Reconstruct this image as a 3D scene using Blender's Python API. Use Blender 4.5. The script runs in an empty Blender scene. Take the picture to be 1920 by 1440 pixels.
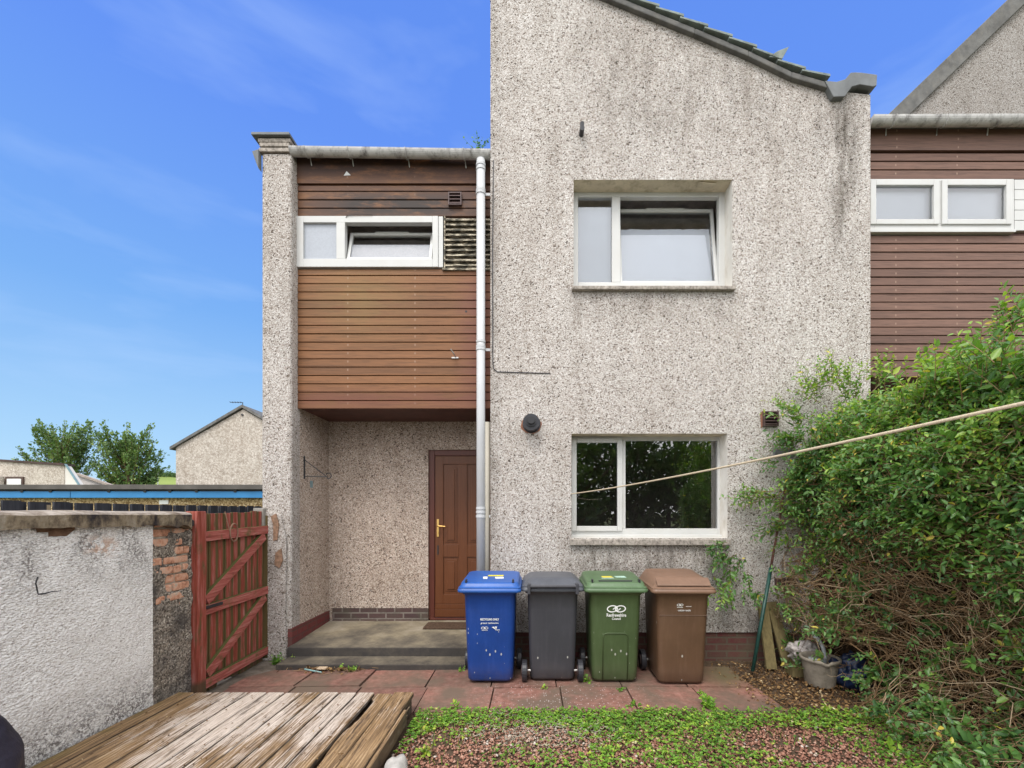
import bpy, bmesh, math, random
import numpy as np
from mathutils import Vector, Matrix, noise as mnoise
random.seed(11)
RNG = np.random.default_rng(7)
R = math.radians
SC = bpy.context.scene
COL = SC.collection
EYE, VX, VY, F = 1.58, 997.0, 963.0, 834.0       # eye height, principal point and focal length measured off the photograph


def X(px, Y): return (px - VX) / F * Y


def Z(py, Y): return EYE - (py - VY) / F * Y


# ------------------------------------------------------------------ mesh builder
class MB:
    def __init__(s):
        s.v, s.f, s.m, s.mi = [], [], [], 0

    def poly(s, pts):
        n = len(s.v)
        s.v += [tuple(p) for p in pts]
        s.f.append(tuple(range(n, n + len(pts)))); s.m.append(s.mi)
        return s

    def box(s, x0, x1, y0, y1, z0, z1):
        n = len(s.v)
        s.v += [(x0, y0, z0), (x1, y0, z0), (x1, y1, z0), (x0, y1, z0), (x0, y0, z1), (x1, y0, z1), (x1, y1, z1), (x0, y1, z1)]
        for q in ((0, 3, 2, 1), (4, 5, 6, 7), (0, 1, 5, 4), (1, 2, 6, 5), (2, 3, 7, 6), (3, 0, 4, 7)):
            s.f.append(tuple(n + i for i in q)); s.m.append(s.mi)
        return s

    def prism(s, pts, d):                       # polygon pts swept by vector d
        n, k = len(s.v), len(pts)
        s.v += [tuple(p) for p in pts] + [tuple(Vector(p) + Vector(d)) for p in pts]
        s.f.append(tuple(range(n + k - 1, n - 1, -1))); s.m.append(s.mi)
        s.f.append(tuple(range(n + k, n + 2 * k))); s.m.append(s.mi)
        for i in range(k):
            j = (i + 1) % k
            s.f.append((n + i, n + j, n + k + j, n + k + i)); s.m.append(s.mi)
        return s

    def loft(s, rings, cap0=True, cap1=True):
        n, k = len(s.v), len(rings[0])
        for r in rings: s.v += [tuple(p) for p in r]
        for a in range(len(rings) - 1):
            for i in range(k):
                j = (i + 1) % k
                s.f.append((n + a * k + i, n + a * k + j, n + (a + 1) * k + j, n + (a + 1) * k + i)); s.m.append(s.mi)
        if cap0: s.f.append(tuple(range(n + k - 1, n - 1, -1))); s.m.append(s.mi)
        if cap1: s.f.append(tuple(range(n + (len(rings) - 1) * k, n + len(rings) * k))); s.m.append(s.mi)
        return s

    def tube(s, pts, r, k=8, cap=True):
        pts = [Vector(p) for p in pts]
        rs = r if isinstance(r, (list, tuple)) else [r] * len(pts)
        rings, up = [], None
        for i, p in enumerate(pts):
            a, b = pts[max(0, i - 1)], pts[min(len(pts) - 1, i + 1)]
            t = (b - a).normalized()
            if up is None: up = Vector((0, 0, 1)) if abs(t.z) < .9 else Vector((0, 1, 0))
            u = t.cross(up).normalized(); w = u.cross(t).normalized(); up = w
            rings.append([p + (u * math.cos(2 * math.pi * j / k) + w * math.sin(2 * math.pi * j / k)) * rs[i] for j in range(k)])
        return s.loft(rings, cap, cap)

    def cyl(s, c, axis, r, L, k=20, r2=None):
        c = Vector(c); a = Vector(axis).normalized()
        return s.tube([c, c + a * L], [r, r if r2 is None else r2], k)

    def xf(s, M, start=0):
        for i in range(start, len(s.v)): s.v[i] = tuple(M @ Vector(s.v[i]))
        return s

    def build(s, name, mats, parent=None, bevel=0, smooth=False, local=False, sub=0):
        me = bpy.data.meshes.new(name)
        me.from_pydata(s.v, [], s.f)
        mats = mats if isinstance(mats, (list, tuple)) else [mats]
        for m in mats: me.materials.append(m)
        for p, i in zip(me.polygons, s.m): p.material_index = i; p.use_smooth = smooth
        if bevel or sub:
            b = bmesh.new(); b.from_mesh(me)
            if bevel:
                b.normal_update()
                es = [e for e in b.edges if len(e.link_faces) == 2 and e.calc_face_angle(0) > .5]
                bmesh.ops.bevel(b, geom=es, offset=bevel, segments=2, affect='EDGES', profile=.6, clamp_overlap=True)
            b.to_mesh(me); b.free()
        me.update()
        return link(name, me, parent, local)


def link(name, me, parent=None, local=False):
    o = bpy.data.objects.new(name, me)
    COL.objects.link(o)
    if parent is not None:
        o.parent = parent
        if not local:
            M = Matrix.Identity(4); q = parent
            while q is not None:
                M = M_of(q) @ M; q = q.parent
            o.matrix_parent_inverse = M.inverted()
    return o


def M_of(q):
    return q.matrix_parent_inverse @ Matrix.LocRotScale(q.location, q.rotation_euler, q.scale)


def tag(o, label=None, cat=None, group=None, kind=None):
    if label: o['label'] = label
    if cat: o['category'] = cat
    if group: o['group'] = group
    if kind: o['kind'] = kind
    return o


def empty(name, loc, label, cat, rz=0, group=None):
    o = bpy.data.objects.new(name, None)
    COL.objects.link(o); o.location = loc; o.rotation_euler = (0, 0, rz)
    o.empty_display_size = .1
    return tag(o, label, cat, group)


# ------------------------------------------------------------------ material helper
class NT:
    def __init__(s, name):
        s.mat = bpy.data.materials.new(name); s.mat.use_nodes = True
        s.nt = s.mat.node_tree; s.nt.nodes.clear()
        s.out = s.nt.nodes.new('ShaderNodeOutputMaterial')
        s.pos = None

    def n(s, typ, ins=None, **props):
        nd = s.nt.nodes.new('ShaderNode' + typ)
        for k, v in props.items(): setattr(nd, k, v)
        for k, v in (ins or {}).items():
            sock = nd.inputs[k]
            if isinstance(v, bpy.types.NodeSocket): s.nt.links.new(v, sock)
            elif isinstance(v, (tuple, list)) and len(v) == 3 and sock.type == 'RGBA': sock.default_value = (*v, 1)
            else: sock.default_value = v
        return nd

    def P(s): return s.n('NewGeometry').outputs['Position']

    def O(s): return s.n('TexCoord').outputs['Object']

    def mapv(s, vec, scale=(1, 1, 1), loc=(0, 0, 0), rot=(0, 0, 0)):
        return s.n('Mapping', {'Vector': vec, 'Scale': scale, 'Location': loc, 'Rotation': rot}).outputs[0]

    def noise(s, vec, scale, detail=4, rough=.55, dist=0):
        return s.n('TexNoise', {'Vector': vec, 'Scale': scale, 'Detail': detail, 'Roughness': rough, 'Distortion': dist}).outputs['Fac']

    def voro(s, vec, scale, feature='F1', rnd=1.0):
        return s.n('TexVoronoi', {'Vector': vec, 'Scale': scale, 'Randomness': rnd}, feature=feature)

    def ramp(s, fac, stops, interp='LINEAR'):
        nd = s.n('ValToRGB', {'Fac': fac}); cr = nd.color_ramp; cr.interpolation = interp
        while len(cr.elements) < len(stops): cr.elements.new(.5)
        for e, (p, c) in zip(cr.elements, stops):
            e.position = p; e.color = (c, c, c, 1) if isinstance(c, (int, float)) else (*c, 1)
        return nd.outputs[0]

    def mix(s, fac, a, b, mode='MIX'):
        nd = s.n('Mix', data_type='RGBA', blend_type=mode)
        for i, v in ((0, fac), (6, a), (7, b)):
            if isinstance(v, bpy.types.NodeSocket): s.nt.links.new(v, nd.inputs[i])
            elif isinstance(v, (tuple, list)): nd.inputs[i].default_value = (*v, 1)
            else: nd.inputs[i].default_value = v if i == 0 else (v, v, v, 1)
        return nd.outputs[2]

    def math(s, op, a, b=0.0, c=0.0, clamp=False):
        nd = s.n('Math', operation=op, use_clamp=clamp)
        for i, v in enumerate((a, b, c)):
            if isinstance(v, bpy.types.NodeSocket): s.nt.links.new(v, nd.inputs[i])
            else: nd.inputs[i].default_value = v
        return nd.outputs[0]

    def sep(s, vec):
        return s.n('SeparateXYZ', {'Vector': vec}).outputs

    def band(s, v, a, b, soft):                 # 1 inside [a,b], fading over soft
        lo = s.n('MapRange', {'Value': v, 'From Min': a - soft, 'From Max': a + soft}).outputs[0]
        hi = s.n('MapRange', {'Value': v, 'From Min': b + soft, 'From Max': b - soft}).outputs[0]
        return s.math('MULTIPLY', lo, hi)

    def bump(s, h, strength=.5, dist=.01, normal=None):
        d = {'Height': h, 'Strength': strength, 'Distance': dist}
        if normal is not None: d['Normal'] = normal
        return s.n('Bump', d).outputs[0]

    def done(s, color, rough=.8, normal=None, metal=0, spec=.5, **kw):
        d = {'Base Color': color, 'Roughness': rough, 'Metallic': metal, 'Specular IOR Level': spec}
        if normal is not None: d['Normal'] = normal
        d.update(kw)
        b = s.n('BsdfPrincipled', d)
        s.nt.links.new(b.outputs[0], s.out.inputs[0])
        return s.mat


MATS = {}


def pebble(name, stops, scale=84, stain=None, tint=None, bump=.6, mottling=.25, gap=.22):
    t = NT(name); p = t.P()
    wp = t.n('VectorMath', {0: p, 1: t.n('VectorMath', {0: t.n('TexNoise', {'Vector': p, 'Scale': 30, 'Detail': 1}).outputs['Color'], 3: .02}, operation='SCALE').outputs[0]}, operation='ADD').outputs[0]
    v = t.voro(wp, scale)
    v2 = t.voro(wp, scale * 1.9)
    rnd = t.sep(v.outputs['Color'])[0]
    c = t.ramp(rnd, stops, 'CONSTANT')
    c2 = t.ramp(t.sep(v2.outputs['Color'])[1], stops, 'CONSTANT')
    c = t.mix(t.math('GREATER_THAN', t.noise(p, 26, 2), .53), c, c2)
    edge = t.ramp(v.outputs['Distance'], [(.42, 0), (.62, 1)])
    c = t.mix(t.math('MULTIPLY', edge, gap), c, tint or (.2, .17, .14))           # mortar between the stones
    big = t.ramp(t.noise(p, .9, 5, .6), [(.3, .0), (.75, 1)])
    c = t.mix(t.math('MULTIPLY', big, mottling), c, t.mix(1, c, (.72, .64, .58), 'MULTIPLY'))
    streak = t.ramp(t.noise(t.mapv(p, (3.2, 3.2, .35)), 1.6, 5, .6), [(.5, 0), (.78, 1)])
    c = t.mix(t.math('MULTIPLY', streak, .35), c, t.mix(1, c, (.6, .55, .5), 'MULTIPLY'))
    x, y, z = t.sep(p)
    br = t.ramp(t.noise(t.mapv(p, (5, 5, 1.4)), 2.0, 6, .7), [(.35, 0), (.65, 1)])
    med = t.ramp(t.noise(t.mapv(p, (2.2, 2.2, 1.5)), 1.4, 7, .68), [(.42, 0), (.68, 1)])
    c = t.mix(t.math('MULTIPLY', med, .45), c, t.mix(1, c, (.66, .64, .61), 'MULTIPLY'))
    for (x0, x1, z0, z1, sx, sz, amt) in stain or []:                             # water stains with shapes of their own
        m = t.math('MULTIPLY', t.band(x, x0, x1, sx), t.band(z, z0, z1, sz))
        m = t.math('MULTIPLY', t.math('MULTIPLY', m, br), amt)
        c = t.mix(m, c, t.mix(1, c, (.2, .18, .15), 'MULTIPLY'))
    h = t.math('SUBTRACT', 1, v.outputs['Distance'])
    h = t.math('ADD', h, t.math('MULTIPLY', t.noise(p, 14, 4), .8))
    return t.done(c, .9, t.bump(h, bump, .008), spec=.2)


PB = [(0, (.085, .07, .062)), (.05, (.20, .165, .14)), (.14, (.37, .325, .29)), (.30, (.50, .46, .43)), (.50, (.59, .553, .523)), (.76, (.69, .668, .645))]
PBR = [(0, (.09, .065, .055)), (.07, (.25, .185, .145)), (.20, (.45, .35, .285)), (.42, (.60, .495, .415)), (.66, (.70, .60, .52)), (.86, (.80, .72, .64))]
MATS['tower'] = pebble('pebbledash_render', PB, stain=[
    (3.28, 3.5, 4.5, 6.05, .12, .5, 1.0), (.45, 2.2, 3.75, 4.02, .1, .2, .5), (.4, 2.2, .75, 1.25, .1, .3, .85), (3.1, 3.7, 5.6, 6.3, .3, .3, .45),
    (.6, 3.4, 5.6, 7.6, .3, .4, .35), (-.5, -.35, 0, 7, .05, 1, .5), (2.0, 3.7, .3, .7, .3, .25, .5), (-.46, 3.7, .28, .45, .1, .1, .6)])
MATS['gable'] = pebble('shaded_pebbledash_gable', [(a, tuple(.62 * q for q in b)) for a, b in PB])  # pebbledash darkened: the shade on this wall is put into its colour
MATS['pier'] = pebble('pebbledash_pier', PB, gap=.4, mottling=.35, stain=[(-3, -2.5, .1, 1.7, .2, .4, .3)])
MATS['recess'] = pebble('pebbledash_recess', PBR, scale=88, mottling=.4, stain=[(-2.7, -.4, 2.3, 2.9, .1, .3, .4)])
MATS['reveal'] = None


def plain(name, col, rough=.6, spec=.4, var=.25, scale=6, metal=0, bump=0, obj=False, dirt=None, dirt_amt=.5):
    t = NT(name); p = t.O() if obj else t.P()
    nz = t.noise(p, scale, 6, .6)
    c = t.mix(t.ramp(nz, [(.3, 0), (.7, 1)]), [x * (1 - var) for x in col], [min(1, x * (1 + var)) for x in col])
    if dirt:
        d = t.ramp(t.noise(t.mapv(p, (1, 1, .6)), scale * 1.7, 7, .7), [(.48, 0), (.72, 1)])
        c = t.mix(t.math('MULTIPLY', d, dirt_amt), c, dirt)
    nn = t.bump(t.noise(p, scale * 12, 4), bump, .004) if bump else None
    return t.done(c, rough, nn, metal, spec)


def wood(name, col, axis='X', pitch=None, z0=0, dark=None, dark_amt=0, rough=.6, var=.3, stain=None, fine=1.0, nails=None):
    t = NT(name); p = t.P()
    sc = {'X': (1.2, 16, 26), 'Z': (26, 26, 1.0), 'Y': (26, 1.2, 16)}[axis]
    g = t.noise(t.mapv(p, sc), 2.2 * fine, 6, .65, .6)
    g2 = t.noise(t.mapv(p, tuple(a * 3 for a in sc)), 3 * fine, 3)
    f = t.math('ADD', t.math('MULTIPLY', g, .7), t.math('MULTIPLY', g2, .3))
    c = t.ramp(f, [(.3, [a * (1 - var * 1.6) for a in col]), (.5, col), (.72, [a * (1 + var) for a in col])])
    if pitch:
        k = t.math('FLOOR', t.math('DIVIDE', t.math('SUBTRACT', t.sep(p)[2], z0), pitch))
        w = t.n('TexWhiteNoise', {'W': k}, noise_dimensions='1D').outputs[0]
        c = t.mix(1, c, t.ramp(w, [(0, (.80, .78, .76)), (1, (1.18, 1.16, 1.12))]), 'MULTIPLY')
    bl = t.ramp(t.noise(t.mapv(p, (.8, .8, 1.8)), 1.5, 5, .6), [(.35, 0), (.7, 1)])
    c = t.mix(t.math('MULTIPLY', bl, .35), c, [a * .62 for a in col])
    if nails:
        zf = t.math('FRACT', t.math('DIVIDE', t.math('SUBTRACT', t.sep(p)[2], z0), pitch))
        for nx in nails:
            mk = t.math('MULTIPLY', t.band(t.sep(p)[0], nx - .007, nx + .007, .002), t.band(zf, .38, .62, .05))
            c = t.mix(t.math('MULTIPLY', mk, .7), c, (.33, .22, .16))
    if stain:
        x, y, z = t.sep(p)
        for (x0, x1, s0, s1, sx, sz, amt, cc) in stain:
            m = t.math('MULTIPLY', t.band(x, x0, x1, sx), t.band(z, s0, s1, sz))
            m = t.math('MULTIPLY', m, t.ramp(t.noise(t.mapv(p, (1.3, 2, 5)), 2.2, 7, .72), [(.33, 0), (.52, 1)]))
            c = t.mix(t.math('MULTIPLY', m, amt), c, cc)
    return t.done(c, rough, t.bump(f, .35, .003), spec=.35)


UP = (.195, .088, .037)
MATS['clad'] = wood('brown_stained_cladding', UP, 'X', .0935, 2.77, var=.36, nails=(X(652, 4.98), X(778, 4.98)), stain=[
    (-2.7, -.4, 4.86, 5.6, .1, .05, .75, (.085, .040, .026)), (-2.3, -.7, 4.90, 5.16, .3, .08, 1.0, (.030, .020, .017)), (-2.7, -.4, 5.36, 5.60, .2, .06, 1.0, (.045, .024, .018)), (-.85, -.4, 5.0, 5.5, .25, .2, .7, (.07, .03, .022)),
    (-2.3, -1.5, 3.7, 4.3, .4, .3, .5, (.22, .15, .05)), (-2.66, -.4, 2.77, 2.95, .2, .08, .6, (.15, .05, .035)), (-.75, -.4, 2.77, 4.3, .15, .3, .8, (.17, .06, .045))])
MATS['clad2'] = wood('faded_purple_brown_cladding', (.162, .090, .067), 'X', .0935, 3.1, var=.36, nails=(X(1680, 4.98), X(1795, 4.98)))
MATS['door'] = wood('brown_woodgrain_door', (.145, .049, .017), 'Z', rough=.4, var=.2)
MATS['doorframe'] = wood('dark_red_brown_door_frame', (.115, .032, .020), 'Z', rough=.4, var=.2)
MATS['soffit'] = plain('dark_brown_soffit', (.10, .042, .034), .6)
MATS['upvc'] = plain('white_window_plastic', (.545, .545, .53), .35, .5, .04, 4, dirt=(.5, .45, .37), dirt_amt=.22)
MATS['reveal'] = plain('painted_window_reveal', (.66, .635, .59), .8, .3, .1, 3, dirt=(.36, .28, .18), dirt_amt=.55)
MATS['lintel'] = plain('mildewed_lintel_underside', (.58, .50, .37), .8, .3, .15, 4, dirt=(.2, .16, .1), dirt_amt=.8)
MATS['sill'] = plain('weathered_concrete_sill', (.36, .32, .28), .9, .2, .4, 26, bump=.8, dirt=(.06, .05, .045), dirt_amt=.9)
MATS['gutter'] = plain('grey_white_gutter', (.50, .49, .475), .5, .4, .15, 5, dirt=(.055, .045, .04), dirt_amt=1.0)
MATS['pipe'] = plain('pale_grey_downpipe', (.52, .53, .545), .4, .5, .05, 2, dirt=(.42, .40, .38), dirt_amt=.3)
MATS['pipe2'] = plain('buff_grey_pipe', (.40, .37, .31), .6, .4, .1, 3)
MATS['rooftile'] = plain('grey_roof_tile', (.19, .225, .215), .85, .3, .4, 7, bump=.4, dirt=(.27, .27, .22), dirt_amt=.6)
MATS['verge'] = plain('dark_grey_verge', (.125, .123, .118), .85, .3, .35, 6, bump=.4, dirt=(.22, .2, .17), dirt_amt=.4)
MATS['lead'] = plain('grey_lead_capping', (.14, .148, .152), .6, .4, .25, 6)
MATS['blackiron'] = plain('black_painted_iron', (.025, .025, .028), .5)
MATS['blackplastic'] = plain('black_plastic', (.03, .03, .036), .4)
MATS['brownplastic'] = plain('brown_plastic_vent', (.085, .052, .05), .5)
MATS['greyvent'] = plain('grey_air_brick', (.2, .2, .21), .7)
MATS['brass'] = plain('brass_handle', (.75, .48, .16), .3, .5, .1, 9, metal=.9)
MATS['steel'] = plain('dull_steel', (.5, .48, .46), .4, .5, .1, 9, metal=.9)
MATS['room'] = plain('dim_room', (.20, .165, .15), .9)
MATS['room2'] = plain('pale_ceilinged_room', (.75, .68, .62), .9)
MATS['pale_backing'] = plain('pale_window_backing', (.66, .69, .73), .9, .2, .03, 3)  # plain pale sheet set behind the window glass
MATS['flashing'] = plain('exposed_orange_brick', (.27, .13, .085), .9, .2, .3, 20)
MATS['concrete_old'] = plain('old_concrete', (.25, .235, .21), .95, .2, .3, 8, bump=.5)
MATS['stubbrick'] = plain('weathered_stub_brick', (.27, .165, .11), .95, .15, .4, 30, bump=.6, dirt=(.13, .11, .08), dirt_amt=.8)
MATS['mat'] = plain('brown_doormat_fibre', (.10, .065, .045), .95, .1, .4, 40, bump=.6)


def glass(name, boost=1.0, tint=(.97, .98, 1), rough=0.0):
    t = NT(name)
    fr = t.n('Fresnel', {'IOR': 1.5}).outputs[0]
    f = t.math('ADD', t.math('MULTIPLY', fr, 2.0 * boost), .02, clamp=True)
    a = t.n('BsdfTransparent', {'Color': tint}).outputs[0]
    b = t.n('BsdfGlossy', {'Color': (1, 1, 1), 'Roughness': rough}).outputs[0]
    m = t.n('MixShader', {0: f, 1: a, 2: b}).outputs[0]
    t.nt.links.new(m, t.out.inputs[0])
    return t.mat


MATS['glass'] = glass('window_glass', 1.1)
MATS['glass2'] = glass('ground_floor_glass', 2.0)
MATS['obscure2'] = plain('tilted_obscure_glass', (.185, .198, .23), .25, .5, .07, 60, bump=.25)
MATS['obscure'] = plain('obscure_glass', (.37, .395, .44), .22, .6, .07, 60, bump=.25)


def brick(name, cols, mortar, bw=.225, bh=.075, msize=.010, plane='XZ', off=(0, 0), dirt=(.1, .1, .07), dirt_amt=.5):
    t = NT(name); p = t.P(); x, y, z = t.sep(p)
    v = t.n('CombineXYZ', {0: t.math('ADD', x if plane == 'XZ' else y, off[0]), 1: t.math('ADD', z, off[1]), 2: 0.0}).outputs[0]
    b = t.n('TexBrick', {'Vector': v, 'Scale': 1.0, 'Mortar Size': msize, 'Mortar Smooth': .1, 'Brick Width': bw, 'Row Height': bh, 'Color1': cols[0], 'Color2': cols[1], 'Mortar': mortar}, offset=.5)
    c = t.mix(t.ramp(t.noise(p, 14, 6, .7), [(.3, 0), (.75, .6)]), b.outputs[0], cols[2])
    c = t.mix(t.math('MULTIPLY', t.ramp(t.noise(p, 5, 6, .7), [(.45, 0), (.7, 1)]), dirt_amt), c, dirt)
    h = t.math('ADD', t.math('MULTIPLY', b.outputs['Fac'], -1.0), t.math('MULTIPLY', t.noise(p, 60, 3), .3))
    return t.done(c, .85, t.bump(h, .8, .006), spec=.25)


MATS['plinth_porch'] = brick('porch_plinth_brick', ((.085, .055, .055), (.115, .07, .065), (.07, .04, .04)), (.25, .22, .19), off=(.08, .0))
MATS['plinth_side'] = brick('red_painted_plinth', ((.16, .035, .035), (.12, .035, .035), (.20, .06, .055)), (.10, .05, .045), plane='YZ', dirt=(.1, .08, .06), dirt_amt=.35)
MATS['plinth'] = brick('red_painted_tower_plinth', ((.15, .035, .04), (.10, .045, .04), (.12, .09, .06)), (.12, .09, .07), dirt=(.12, .11, .07), dirt_amt=.7)


def foliage(name, stops, trans=.28, rough=.42, spec=.35):
    t = NT(name)
    a = t.n('Attribute', attribute_name='tone').outputs['Fac']
    c = t.ramp(a, stops)
    d = t.n('BsdfPrincipled', {'Base Color': c, 'Roughness': rough, 'Specular IOR Level': spec}).outputs[0]
    tr = t.n('BsdfTranslucent', {'Color': t.mix(1, c, (1.5, 1.7, .6), 'MULTIPLY')}).outputs[0]
    m = t.n('MixShader', {0: trans, 1: d, 2: tr}).outputs[0]
    t.nt.links.new(m, t.out.inputs[0])
    return t.mat


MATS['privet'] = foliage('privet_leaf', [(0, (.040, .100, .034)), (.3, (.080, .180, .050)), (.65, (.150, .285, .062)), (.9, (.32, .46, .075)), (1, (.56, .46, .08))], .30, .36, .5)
MATS['treeleaf'] = foliage('tree_leaf', [(0, (.05, .095, .034)), (.5, (.115, .19, .055)), (1, (.24, .31, .09))], .2, .5)
MATS['weed'] = foliage('weed_leaf', [(0, (.06, .15, .022)), (.4, (.14, .29, .035)), (.75, (.27, .43, .05)), (.92, (.50, .52, .08)), (1, (.60, .54, .32))], .25, .5)
MATS['twig'] = None


def tonemat(name, stops, rough=.85):
    t = NT(name)
    a = t.n('Attribute', attribute_name='tone').outputs['Fac']
    c = t.ramp(a, stops)
    c = t.mix(t.noise(t.P(), 60, 3), c, t.mix(1, c, (.6, .6, .6), 'MULTIPLY'))
    return t.done(c, rough, spec=.25)


MATS['twig'] = tonemat('brown_twig', [(0, (.085, .047, .026)), (.4, (.22, .128, .064)), (.75, (.38, .24, .125)), (1, (.56, .42, .27))])
MATS['chip'] = tonemat('red_stone_chip', [(0, (.19, .085, .06)), (.35, (.37, .175, .12)), (.7, (.52, .29, .205)), (.9, (.60, .43, .34)), (1, (.70, .62, .54))])
MATS['litter'] = tonemat('dead_leaf', [(0, (.09, .045, .02)), (.5, (.22, .12, .05)), (.85, (.36, .22, .09)), (1, (.55, .42, .25))])
MATS['bark'] = plain('brown_bark', (.13, .09, .06), .9, .2, .4, 8)


# ------------------------------------------------------------------ vectorised foliage
def mesh_np(name, verts, loops, sizes, tone, mat, parent=None, smooth=False):
    me = bpy.data.meshes.new(name)
    nv, nl, nf = len(verts), len(loops), len(sizes)
    me.vertices.add(nv); me.vertices.foreach_set('co', np.asarray(verts, np.float32).ravel())
    me.loops.add(nl); me.loops.foreach_set('vertex_index', np.asarray(loops, np.int32))
    me.polygons.add(nf)
    st = np.concatenate([[0], np.cumsum(sizes)[:-1]]).astype(np.int32)
    me.polygons.foreach_set('loop_start', st)
    me.update(calc_edges=True)
    at = me.attributes.new('tone', 'FLOAT', 'POINT'); at.data.foreach_set('value', np.asarray(tone, np.float32))
    me.materials.append(mat)
    if smooth: me.polygons.foreach_set('use_smooth', np.ones(nf, bool))
    me.validate(); me.update()
    return link(name, me, parent)


def unit(a): return a / np.maximum(1e-9, np.linalg.norm(a, axis=-1, keepdims=True))


def leaf_arrays(P, D, L, Nn, W=.45, fold=.18):
    """six-cornered leaves, two faces meeting along the midrib"""
    D = unit(D); S = unit(np.cross(D, Nn)); Nn = unit(np.cross(S, D))
    L = L[:, None]
    v = np.stack([P, P + D * L * .3 + S * L * W * .5 + Nn * L * fold * .5, P + D * L * .68 + S * L * W * .38 + Nn * L * fold * .3,
                  P + D * L - Nn * L * .08, P + D * L * .68 - S * L * W * .38 + Nn * L * fold * .3, P + D * L * .3 - S * L * W * .5 + Nn * L * fold * .5], 1)
    n = len(P); b = (np.arange(n) * 6)[:, None]
    lo = np.concatenate([b + [0, 1, 2, 3], b + [0, 3, 4, 5]], 1).ravel()
    return v.reshape(-1, 3), lo, np.full(2 * n, 4)


def leaves(name, P, D, L, Nn, tone, mat, parent=None, W=.45, fold=.18):
    v, lo, sz = leaf_arrays(P, D, L, Nn, W, fold)
    return mesh_np(name, v, lo, sz, np.repeat(np.clip(tone, 0, 1), 6), mat, parent)


def twig_arrays(C, r):
    """C: (n,m,3) centre lines, r: (n,m) radii -> three-sided stems"""
    n, m, _ = C.shape
    T = unit(np.gradient(C, axis=1))
    ref = np.where(np.abs(T[..., 2:3]) < .9, [0., 0., 1.], [0., 1., 0.])
    U = unit(np.cross(T, ref)); V = np.cross(T, U)
    ring = [C + (U * math.cos(a) + V * math.sin(a)) * r[..., None] for a in (0, 2.094, 4.189)]
    v = np.stack(ring, 2).reshape(-1, 3)
    idx = np.arange(n * m * 3).reshape(n, m, 3)
    f = []
    for k in range(3):
        j = (k + 1) % 3
        f.append(np.stack([idx[:, :-1, k], idx[:, :-1, j], idx[:, 1:, j], idx[:, 1:, k]], -1).reshape(-1, 4))
    f = np.concatenate(f)
    return v, f.ravel(), np.full(len(f), 4), m * 3


def twigs(name, C, r, tone, mat, parent=None):
    v, lo, sz, k = twig_arrays(C, r)
    return mesh_np(name, v, lo, sz, np.repeat(np.clip(tone, 0, 1), k), mat, parent, True)


def shoots(S, D, L, K, leaf, droop=.15, spread=.9):
    """leafy shoots: returns leaf arrays (P,D,L,N) and stem centre lines"""
    n = len(S); D = unit(D)
    t = (np.arange(K) + .6)[None, :, None] / K
    side = unit(np.cross(D, unit(RNG.normal(size=(n, 3)))))
    curve = side * (RNG.uniform(-.25, .25, n) * L)[:, None]
    sag = np.array([0, 0, -1.])[None, None] * (droop * L)[:, None, None] * t ** 2
    P = S[:, None] + D[:, None] * L[:, None, None] * t + curve[:, None] * t ** 2 + sag
    a = RNG.uniform(0, 6.28, n)[:, None] + np.arange(K)[None] * math.pi * .97 + RNG.normal(0, .4, (n, K))
    u = side; w = np.cross(D, u)
    rad = u[:, None] * np.cos(a)[..., None] + w[:, None] * np.sin(a)[..., None]
    LD = D[:, None] * .65 + rad * spread + RNG.normal(0, .18, (n, K, 3)) + np.array([0, 0, -.12])
    up = np.array([-.35, -.25, 1.]) + RNG.normal(0, .45, (n, K, 3))
    LL = leaf * RNG.uniform(.7, 1.3, (n, 1)) * RNG.uniform(.55, 1.2, (n, K)) * (1.08 - .45 * t[..., 0])
    ts = np.linspace(0, 1, 4)[None, :, None]
    C = S[:, None] + D[:, None] * L[:, None, None] * ts + curve[:, None] * ts ** 2 + np.array([0, 0, -1.]) * (droop * L)[:, None, None] * ts ** 2
    return P.reshape(-1, 3), LD.reshape(-1, 3), LL.ravel(), up.reshape(-1, 3), C


def vnoise(p, s, seed=0.0):
    return np.array([mnoise.noise(Vector((float(a[0]) * s + seed, float(a[1]) * s + seed * .7, float(a[2]) * s - seed))) for a in p])


# ------------------------------------------------------------------ walls with holes
def holed_wall(mb, x0, x1, z0, z1, y, holes, step=None):
    xs = sorted({x0, x1, *[h[0] for h in holes], *[h[1] for h in holes]})
    zs = sorted({z0, z1, *[h[2] for h in holes], *[h[3] for h in holes]})
    for a, b in zip(xs, xs[1:]):
        for c, d in zip(zs, zs[1:]):
            if any(h[0] <= a and b <= h[1] and h[2] <= c and d <= h[3] for h in holes): continue
            mb.poly([(a, y, c), (b, y, c), (b, y, d), (a, y, d)])


def frame_bars(mb, x0, x1, z0, z1, y0, y1, w, wb=None):
    wb = wb or w
    mb.box(x0, x0 + w, y0, y1, z0, z1); mb.box(x1 - w, x1, y0, y1, z0, z1)
    mb.box(x0 + w, x1 - w, y0, y1, z0, z0 + wb); mb.box(x0 + w, x1 - w, y0, y1, z1 - w, z1)


# ================================================================== THE HOUSE
D = 4.85                       # front wall distance
DC = 4.98                      # cladding plane
DB = 5.75                      # back wall of the porch recess
TX0, TX1 = X(919.5, D), X(1632, D)
PX0, PX1 = X(490, D), X(546, D)
house = empty('terraced_house', (1.6, D, 0), 'pale pebbledashed end house with a brown timber box over its porch and a sloping roofline', 'house')

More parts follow.
